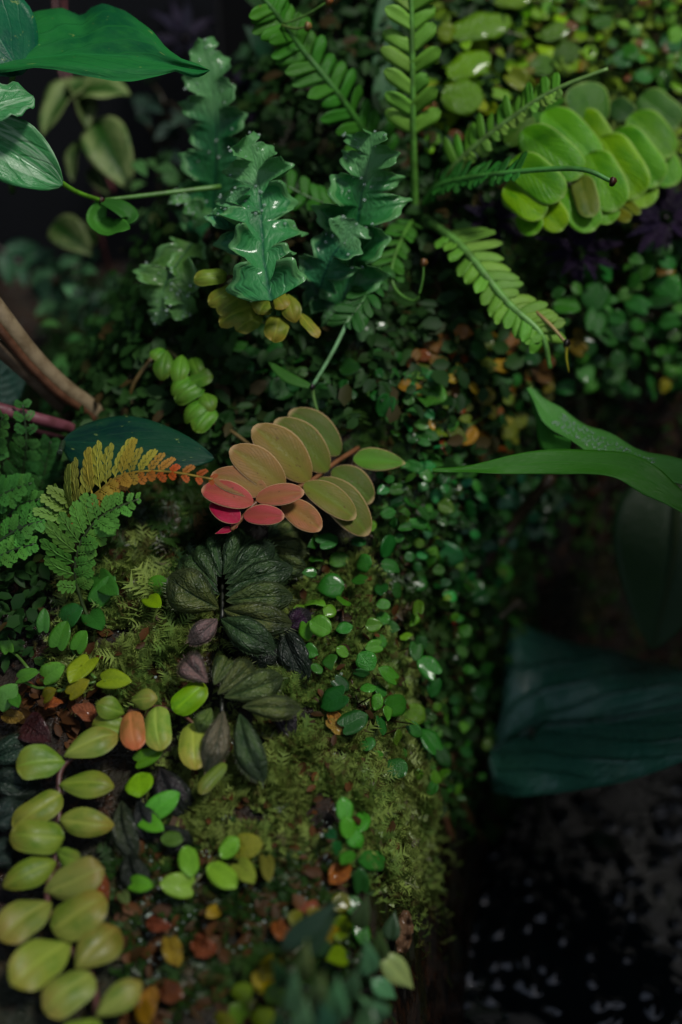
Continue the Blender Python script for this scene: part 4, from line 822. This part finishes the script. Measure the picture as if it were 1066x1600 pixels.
for (b, t, w_, c) in (((520, 1420), (545, 1400), 30, C(120, 120, 40)), ((500, 1440), (480, 1420), 34, C(140, 128, 44)), ((535, 1430), (530, 1470), 34, C(116, 140, 40)), ((525, 1465), (505, 1450), 30, C(160, 140, 46)), ((540, 1490), (510, 1500), 36, C(120, 150, 44)), ((470, 1440), (450, 1430), 30, C(130, 128, 50)), ((430, 1500), (410, 1530), 34, C(146, 140, 36)), ((420, 1540), (395, 1520), 36, C(160, 142, 30)), ((370, 1560), (395, 1540), 36, C(110, 140, 40)), ((380, 1590), (360, 1570), 34, C(96, 130, 40)), ((400, 1600), (430, 1580), 36, C(120, 140, 36)), ((560, 1440), (572, 1480), 28, C(60, 130, 44)), ((545, 1400), (560, 1430), 30, C(52, 110, 44)), ((340, 1600), (370, 1600), 40, C(130, 128, 36)), ((215, 1560), (235, 1600), 30, C(150, 116, 40)), ((415, 1560), (440, 1545), 34, C(90, 126, 40))):
    leafpx(yv, random.choice(HT[:2]+CREEP[:3]), b, t, w_, jit(mixc(c, (0, 0, 0, 1), .3), .15), .010, .015, random.uniform(-15, 15))
tube('stem', [P(370, 1600, .004), P(410, 1545, .006), P(470, 1480, .006), P(530, 1460, .006), P(550, 1400, .006)], .0008, .0006, yv, C(76, 84, 40))

# ---- dark succulent at the bottom
random.seed(91)
SU = [lf('succ', 'lance', n=12, m=4, fold=.25, arch=.16, fat=.14, seed=s) for s in (1, 2, 3)]
su = thing('succulent', 'dark green succulent with pointed fleshy upright leaves at the bottom', 'succulent', P(520, 1600))
S1, S2 = C(84, 124, 88), C(124, 146, 90)
for (b, t, w_, c, lb, lt) in (((440, 1485), (542, 1398), 36, C(30, 50, 36), .04, .06), ((470, 1500), (532, 1422), 26, C(36, 56, 40), .035, .055), ((490, 1490), (524, 1468), 20, C(40, 70, 44), .03, .04), ((440, 1540), (425, 1495), 30, C(44, 74, 46), .03, .05), ((475, 1530), (480, 1465), 28, S2, .04, .075), ((490, 1570), (505, 1515), 36, S2, .045, .08), ((455, 1580), (460, 1505), 30, S1, .03, .06), ((520, 1590), (528, 1520), 50, S1, .04, .07), ((560, 1450), (575, 1395), 30, C(52, 70, 44), .03, .05), ((575, 1520), (568, 1462), 36, S1, .035, .06), ((588, 1500), (592, 1448), 36, C(66, 92, 52), .035, .06), ((595, 1490), (645, 1545), 40, S2, .045, .075), ((580, 1530), (618, 1560), 30, S1, .04, .06), ((610, 1470), (618, 1420), 30, C(46, 68, 44), .02, .035), ((590, 1590), (560, 1555), 50, S1, .04, .06), ((560, 1580), (590, 1600), 60, C(50, 80, 50), .05, .07), ((470, 1610), (480, 1555), 40, S1, .05, .07), ((510, 1620), (500, 1560), 40, C(46, 80, 60), .05, .07), ((555, 1440), (562, 1410), 20, C(60, 50, 40), .02, .03), ((430, 1620), (440, 1570), 36, C(44, 70, 46), .04, .06), ((545, 1560), (560, 1510), 34, C(48, 78, 52), .04, .06)):
    leafpx(su, random.choice(SU), b, t, w_, jit(c, .1), lb, lt, random.uniform(-20, 20))
tube('stem', [P(520, 1620, -.003), P(525, 1590, .02), P(540, 1540, .03), P(590, 1500, .035)], .0025, .002, su, C(50, 52, 34)); tube('stem', [P(480, 1620, -.003), P(470, 1570, .02), P(455, 1510, .034)], .0025, .002, su, C(50, 52, 34))
dc = thing('dead_leaf', 'curled papery brown dead leaf standing beside the succulent', 'leaf', P(635, 1475, .02))
ribbon('blade', [P(628, 1488, .022), P(632, 1455, .03), P(634, 1422, .036)], lambda t: .0042*math.sin(math.pi*(.1+.85*t))**.6, NH, 'dead', C(110, 84, 62), dc, lobes=3, dp=.4, ruffle=.002, n=24, m=3, fold=.6)

# ---- fallen leaves
random.seed(95)
DL = [lf('dead', 'ovate', n=10, m=4, fold=.3, arch=.3, th=.02, wave=(.06, 2), seed=1), lf('dead', 'round', n=10, m=4, fold=.25, arch=.2, th=.02, wave=(.08, 2), seed=2)]
for (lab, b, t, w_, c) in (
  ('folded copper brown dead leaf beside the plump leaves', (150, 1125), (112, 1105), 30, C(134, 82, 56)), ('small orange dead leaf left of the copper one', (70, 1105), (100, 1098), 22, C(150, 84, 48)), ('brown dead leaf at the left edge under the heart leaves', (5, 1118), (38, 1122), 24, C(126, 100, 44)), ('dark maroon dead leaf pressed into the soil by the left rosette', (40, 1130), (80, 1160), 50, C(56, 26, 26)),
  ('round rust brown dead leaf on the wet soil', (302, 1470), (338, 1488), 34, C(124, 62, 34)), ('ochre dead leaf next to the round rust one', (262, 1465), (278, 1510), 32, C(138, 114, 44)), ('red brown dead leaf in the wet soil under the lime leaves', (230, 1440), (270, 1448), 24, C(126, 60, 38)), ('tall brown dead leaf behind the plump leaves', (160, 1420), (165, 1365), 22, C(120, 66, 34)), ('dark rust dead leaf lowest on the wet soil', (250, 1545), (285, 1560), 36, C(98, 52, 28)),
  ('yellow and rust half dead leaf by the oval green sprig', (515, 1380), (545, 1350), 32, C(150, 96, 46)), ('pinkish brown dead leaf against the dark succulent', (470, 1440), (495, 1405), 30, C(140, 84, 62)), ('orange dead leaf lying on the moss at the ridge rim', (515, 1110), (535, 1140), 22, C(160, 116, 56)), ('tan curled dead leaf on the moss below the orange one', (510, 1125), (535, 1148), 20, C(150, 124, 62)), ('small red brown dead leaf next to the oval green sprig', (508, 1310), (526, 1300), 20, C(108, 52, 42)), ('brown dead leaf among the rim creeper leaves', (480, 1015), (495, 1030), 24, C(84, 44, 32)), ('glossy amber dead leaf in the wet centre soil', (430, 1440), (450, 1470), 30, C(130, 74, 34)), ('ochre heart-shaped dead leaf hanging among the bank leaves', (752, 676), (754, 712), 32, C(140, 100, 48)), ('tall tan dead leaf at the bottom beside the plump leaves', (225, 1600), (238, 1540), 30, C(138, 106, 44))):
    q = put('dead_leaf', random.choice(DL), None, frame(P(*b, .008), P(*t, .010), size_at(P(*b), w_), NH, random.uniform(-20, 20)), jit(c, .08)); q['label'] = lab; q['category'] = 'leaf'; q['group'] = 'fallen leaves'

# ---- shingle plant and big round leaves, upper right
random.seed(101)
SHL = [lf('shingle', 'oblong', n=14, m=5, fold=.10, arch=.12, th=.008, seed=s, cup=.08, wave=(.03, 1)) for s in (1, 2, 3)]
sh = thing('shingle_plant', 'vivid green overlapping oval leaves in rows under the right fern fronds', 'plant', P(900, 250))
A_, B_, C_ = C(98, 156, 42), C(124, 170, 42), C(66, 112, 42)
for (b, t, w_, c, l) in (((930, 200), (905, 130), 78, C_, .03), ((955, 160), (985, 185), 40, C(50, 86, 36), .02), ((895, 180), (945, 235), 62, B_, .03), ((850, 175), (935, 255), 60, A_, .036), ((815, 205), (910, 275), 62, A_, .042), ((800, 250), (880, 310), 60, A_, .045), ((790, 290), (850, 340), 50, B_, .04), ((985, 180), (1050, 245), 60, A_, .03), ((960, 205), (1030, 290), 66, A_, .036), ((940, 215), (1000, 310), 70, B_, .04), ((920, 240), (965, 330), 66, A_, .044), ((1000, 150), (1060, 200), 56, C_, .02), ((845, 310), (880, 360), 46, B_, .04), ((880, 300), (930, 360), 54, A_, .04), ((815, 330), (840, 365), 40, A_, .035), ((905, 275), (925, 340), 40, C(110, 120, 50), .046), ((790, 225), (830, 180), 40, C(84, 120, 44), .03), ((870, 150), (830, 200), 50, C_, .02), ((840, 140), (800, 200), 46, C(84, 128, 46), .016), ((1010, 230), (1055, 290), 56, A_, .026), ((985, 250), (1010, 325), 54, B_, .03), ((820, 270), (800, 330), 44, A_, .03), ((930, 300), (955, 350), 46, A_, .04), ((960, 330), (985, 345), 22, C(120, 120, 40), .04), ((970, 310), (1000, 335), 16, C(110, 120, 36), .04)):
    leafpx(sh, random.choice(SHL), b, t, w_, jit(c, .1), l, l+.008, (24 if b[0] < 915 else 20)+random.uniform(-8, 8))
tube('stem', [P(960, 150, .01), P(920, 200, .026), P(870, 200, .03), P(800, 270, .034)], .0014, .001, sh, C(80, 100, 40)); tube('stem', [P(960, 150, .01), P(955, 210, .028), P(925, 245, .036), P(880, 300, .036)], .0014, .001, sh, C(80, 100, 40))
bg_ = thing('round_leaf_plant', 'crinkled round lime leaves beside the upright frond at the top', 'plant', P(720, 120))
RL = [lf('wet', 'round', n=12, m=5, fold=.08, arch=.15, th=.012, wave=(.03, 2), seed=s, cup=.2) for s in (21, 22)]
for (b, t, w_, c) in (((705, 55), (798, 30), 56, C(98, 142, 40)), ((700, 120), (765, 85), 50, C(106, 150, 38)), ((690, 150), (755, 155), 62, C(94, 140, 42)), ((845, 60), (890, 40), 36, C(84, 126, 44)), ((830, 110), (865, 95), 40, C(74, 116, 42)), ((860, 90), (905, 75), 44, C(66, 104, 38)), ((770, 0), (830, -5), 40, C(104, 140, 44)), ((1035, 80), (1062, 55), 36, C(56, 116, 60)), ((960, 100), (985, 85), 34, C(60, 118, 58)), ((1000, 110), (1010, 130), 30, C(62, 124, 60))):
    leafpx(bg_, random.choice(RL), b, t, w_, jit(c, .08), .022, .026, random.uniform(-10, 10))
tube('stem', [P(720, 140, 0), P(715, 100, .018), P(740, 45, .02), P(830, 60, .02)], .0012, .0009, bg_, C(80, 90, 40))
lf2 = thing('strap_leaf', 'broad dull green strap leaf standing behind the upright fern frond', 'leaf', P(590, 250))
ribbon('blade', [P(592, 250, .0), D(600, 150, .75), D(604, 60, .755), D(618, -40, .76)], lambda t: .0085*(.6+.4*t), NH, 'blade', C(66, 108, 72), lf2, n=20, m=3, fold=.25)
dg = thing('glossy_leaf_plant', 'dim green pointed leaves in the gap behind the fern at the top', 'plant', D(500, 200, .82))
GLM = [lf('blade', 'lance', n=12, m=4, fold=.25, arch=.2, th=.01, seed=s) for s in (1, 2)]
for (b, t, w_, c) in (((500, 60), (430, 40), 40, C(40, 80, 44)), ((510, 50), (560, -10), 40, C(44, 88, 44)), ((560, 110), (590, -10), 46, C(50, 104, 40)), ((540, 90), (480, 70), 50, C(40, 84, 44)), ((570, 140), (545, 30), 40, C(44, 96, 40)), ((420, 90), (380, 40), 46, C(30, 60, 42)), ((505, 130), (520, 60), 36, C(36, 76, 42)), ((640, 240), (600, 290), 46, C(50, 100, 40)), ((690, 170), (725, 235), 56, C(60, 120, 60)), ((660, 215), (720, 232), 30, C(48, 104, 36)), ((420, 20), (360, -20), 50, C(36, 66, 36))):
    leaf(dg, random.choice(GLM), D(*b, .775), D(*t, .765), w_*PXM*.77, jit(c, .12), roll=random.uniform(-20, 20))
tube('stem', [D(500, 220, .84), D(520, 120, .785), D(540, 60, .78)], .0015, .001, dg, C(40, 60, 34))

# ---- dark purple plants
random.seed(111)
PU = [lf('purple', 'lance', n=30, m=3, fold=.3, arch=.25, th=.015, lobes=(9, .5), wave=(.04, 4), seed=s) for s in (1, 2)]
def purple(label, cx, cy, r, n, col, lift=.02, d=None, seed=0):
    random.seed(seed); th = thing('purple_plant', label, 'plant', D(cx, cy, d) if d else P(cx, cy))
    for i in range(n):
        a = 6.283*i/n + random.uniform(-.3, .3); q = r*random.uniform(.7, 1.1); bx, by = cx+math.cos(a)*r*.12, cy+math.sin(a)*r*.12; tx, ty = cx+math.cos(a)*q, cy+math.sin(a)*q*.85
        w_ = r*random.uniform(.20, .34)
        if d: leaf(th, random.choice(PU), D(bx, by, d-.01), D(tx, ty, d+random.uniform(-.01, .02)), w_*PXM*d, jit(col, .2), roll=random.uniform(-25, 25))
        else: leafpx(th, random.choice(PU), (bx, by), (tx, ty), w_, jit(col, .2), lift, lift-.004+random.uniform(0, .01), random.uniform(-25, 25))
    tube('stem', [D(cx, cy+10, d+.03), D(cx, cy, d-.008)] if d else [P(cx, cy, -.002), P(cx, cy, lift)], .0015, .0012, th, C(34, 20, 34))
PC = C(46, 36, 58)
purple('dark purple feathery plant directly under the shingled green leaves', 905, 395, 74, 17, PC, seed=1)
purple('dark purple feathery plant at the right edge of the bank', 1040, 340, 84, 18, C(44, 34, 56), seed=2)
purple('blackish purple plant between the fern crown and the lower right frond', 770, 345, 60, 15, C(44, 36, 54), .016, seed=3)
purple('near black plant between the two upper crinkled fronds', 400, 160, 90, 18, C(54, 50, 68), d=.80, seed=4)
purple('near black plant below the upper left fern frond', 480, 215, 80, 16, C(50, 50, 62), d=.775, seed=5)
purple('small dark purple plant behind the fern crown', 690, 385, 46, 9, C(34, 26, 40), .012, seed=6)
purple('near black plant behind the arrow leaf tip', 290, 60, 80, 10, C(50, 48, 64), d=.85, seed=7)
purple('tiny blackish plant in the gully beside a red bud', 690, 960, 34, 8, C(30, 22, 34), .008, seed=8)

# ---- arching leaf and big dim leaves on the right
random.seed(121)
ar = thing('arching_leaf_plant', 'long folded green leaf arching in from the right edge, beaded with water', 'plant', P(850, 640))
def hwp(tab, d): return lambda t: interp(tab, t)*PXM*d
up_ = ribbon('blade', [D(828, 605, .70), D(860, 650, .695), D(920, 690, .685), D(990, 722, .675), D(1080, 745, .665)], hwp([(0, 6), (.25, 24), (.5, 34), (.75, 32), (1, 26)], .68), (TOCAM*.6+UPV*.6+RGT*.2).normalized(), 'blade', C(88, 148, 74), ar, n=40, m=5, fold=.1, ruffle=.001, curl=-.1)
lo_ = ribbon('blade', [D(676, 734, .66), D(760, 732, .66), D(860, 722, .66), D(960, 728, .655), D(1020, 755, .65), D(1090, 805, .645)], hwp([(0, 3), (.15, 9), (.45, 24), (.6, 25), (.8, 26), (1, 14)], .66), (TOCAM*.7+UPV*.4).normalized(), 'blade', C(56, 112, 36), ar, n=50, m=5, fold=.15, ruffle=.0012, rf=2.5)
ribbon('blade', [D(832, 612, .705), D(848, 650, .70), D(858, 690, .69), D(890, 705, .68)], hwp([(0, 8), (.5, 16), (1, 18)], .7), (TOCAM*.6-RGT*.6).normalized(), 'blade', C(64, 124, 50), ar, n=20, m=3, fold=.2)
tube('stalk', [P(815, 590, -.002), P(822, 596, .01), D(830, 606, .70)], .0012, .0012, ar, C(90, 120, 50)); bud(P(822, 597, .012), .002, C(120, 60, 30), ar)
drops(ar, surface_spots(up_, 260, 5, (.0003, .0008), (-.7, .6), (.3, .85)))
tw = thing('stem', 'short jointed green stem left of the arching leaf', 'stem', P(790, 620)); tube('stem', [P(832, 598, .012), P(812, 616, .014), P(794, 622, .014)], .0007, .0006, tw, C(54, 74, 34)); tube('stem', [P(792, 624, .014), P(765, 645, .016), P(731, 667, .018)], .0009, .0008, tw, C(96, 136, 64)); bud(P(793, 622, .014), .0014, C(40, 26, 20), tw)
bl = thing('elephant_ear', 'large dark glossy leaf with deep veins reflecting light above the water', 'plant', D(900, 1330, .95))
outline_blade([(768, 1150), (784, 1085), (792, 985), (802, 962), (840, 984), (900, 1005), (960, 1014), (1020, 1034), (1066, 1044), (1150, 1068), (1260, 1118)], [(768, 1192), (776, 1238), (812, 1246), (900, 1236), (980, 1222), (1050, 1198), (1120, 1168), (1260, 1122)],
    [(768, 1168), (850, 1132), (950, 1124), (1066, 1104), (1260, 1120)], lambda t, q: lerp(.80, .74, t) + (.045 if q < 0 else -.05)*abs(q)*math.sin(math.pi*min(1, .2+.8*t)) + .004*math.sin(26*t-5*abs(q))*abs(q), 'gloss', C(58, 108, 88), bl, n=60, m=9, bulge=.014, seed=2)
tube('stalk', [D(860, 1420, .95), D(840, 1250, .85), D(830, 1140, .78)], .003, .002, bl, C(44, 50, 34))
bl2 = thing('elephant_ear', 'dim upright broad leaf with pale midrib hanging at the right edge', 'plant', D(1060, 700, .86))
leaf(bl2, lf('blade', 'ovate', n=18, m=6, fold=.08, arch=.1, th=.005, seed=5), D(1060, 735, .79), D(1020, 1015, .77), 190*PXM*.78, C(40, 64, 36), nh=(TOCAM*.9+Vector((0, 0, -.1))))
ribbon('midrib', [D(1060, 735, .787), D(1054, 860, .772), D(1022, 1010, .768)], lambda t: .0025*(1.1-t), TOCAM, 'blade', C(44, 60, 28), bl2, n=14, m=2)
tube('stalk', [D(1120, 640, .86), D(1090, 690, .82), D(1060, 736, .79)], .0025, .002, bl2, C(50, 62, 34))
# ---- woody bits in the gully
random.seed(131)
st = thing('branch', 'thick dark brown branch slanting out of the gully leaves', 'branch', P(700, 960)); tube('stem', [P(695, 965, -.004), P(750, 890, .012), P(800, 820, .024), D(862, 745, .74)], .0042, .0030, st, C(58, 46, 30), 8)
for (lab, pts, r, c) in (('thin straight green twig crossing the gully leaves', [(718, 900, .02), (750, 925, .03), (784, 953, .04)], .0011, C(80, 112, 54)), ('short grey twig end next to the big glossy leaf', [(780, 966, .04), (796, 952, .045), (812, 938, .05)], .0013, C(90, 80, 62)), ('thin dim twig lying in the gully moss', [(655, 1030, .01), (675, 1060, .014), (686, 1078, .016)], .0009, C(66, 84, 44)), ('stubby brown root hanging over the water', [(700, 1180, .0), (720, 1250, .01), (752, 1312, .02)], .0024, C(92, 68, 40)), ('knobbly brown root beside the stubby hanging one', [(680, 1200, .0), (690, 1260, .008), (706, 1312, .018)], .0026, C(84, 56, 36))):
    b = thing('twig', lab, 'twig', P(pts[0][0], pts[0][1])); tube('stem', [P(*p) for p in pts], r, r*.8, b, c, 7)
rb = thing('red_bud', 'single small red bud in the dark gully', 'bud', P(704, 972)); bud(P(704, 972, .012), .0028, C(150, 20, 40), rb); tube('stem', [P(704, 980, -.002), P(704, 974, .011)], .0006, .0005, rb, C(60, 50, 30))
ft = thing('water_plant', 'dim arching strappy water plant below the big glossy leaf', 'plant', D(900, 1400, .93))
for (a, b, c, w_) in (((905, 1330), (850, 1370), (820, 1450), 14), ((905, 1330), (870, 1390), (850, 1470), 12), ((905, 1330), (890, 1380), (885, 1400), 12), ((905, 1330), (930, 1310), (980, 1330), 12), ((905, 1330), (840, 1340), (800, 1400), 10)):
    ribbon('leaf', [D(*a, .87), D(*b, .84), D(*c, .85)], lambda t, w_=w_: w_*PXM*.85*math.sin(math.pi*(.1+.85*t))**.6, NH, 'blade', C(34, 48, 32), ft, n=12, m=2)
tube('stem', [D(905, 1400, .94), D(905, 1330, .87)], .002, .0016, ft, C(40, 44, 30))

# ---- dew: bright drops on the moss, wet soil and a few creeper leaves
random.seed(141)
sp = []
for poly, n in ((MOSSA, 60), (MOSSB, 110), (MOSSC, 50), (MOSSD, 420)):
    for (x, y) in pxpoly_sample(poly, n, random): sp.append((P(x, y, .003), random.uniform(.0003, .0011)))
dw = drops(None, sp); dw.name = 'dew'; dw['label'] = 'tiny water drops sparkling on moss and wet soil'; dw['category'] = 'dew'

# ---- dim leafy plants in the shaded gap on the left
random.seed(151)
GN = [lf('blade', 'ovate', n=10, m=3, fold=.2, arch=.2, th=.01, seed=s) for s in (31, 32)]
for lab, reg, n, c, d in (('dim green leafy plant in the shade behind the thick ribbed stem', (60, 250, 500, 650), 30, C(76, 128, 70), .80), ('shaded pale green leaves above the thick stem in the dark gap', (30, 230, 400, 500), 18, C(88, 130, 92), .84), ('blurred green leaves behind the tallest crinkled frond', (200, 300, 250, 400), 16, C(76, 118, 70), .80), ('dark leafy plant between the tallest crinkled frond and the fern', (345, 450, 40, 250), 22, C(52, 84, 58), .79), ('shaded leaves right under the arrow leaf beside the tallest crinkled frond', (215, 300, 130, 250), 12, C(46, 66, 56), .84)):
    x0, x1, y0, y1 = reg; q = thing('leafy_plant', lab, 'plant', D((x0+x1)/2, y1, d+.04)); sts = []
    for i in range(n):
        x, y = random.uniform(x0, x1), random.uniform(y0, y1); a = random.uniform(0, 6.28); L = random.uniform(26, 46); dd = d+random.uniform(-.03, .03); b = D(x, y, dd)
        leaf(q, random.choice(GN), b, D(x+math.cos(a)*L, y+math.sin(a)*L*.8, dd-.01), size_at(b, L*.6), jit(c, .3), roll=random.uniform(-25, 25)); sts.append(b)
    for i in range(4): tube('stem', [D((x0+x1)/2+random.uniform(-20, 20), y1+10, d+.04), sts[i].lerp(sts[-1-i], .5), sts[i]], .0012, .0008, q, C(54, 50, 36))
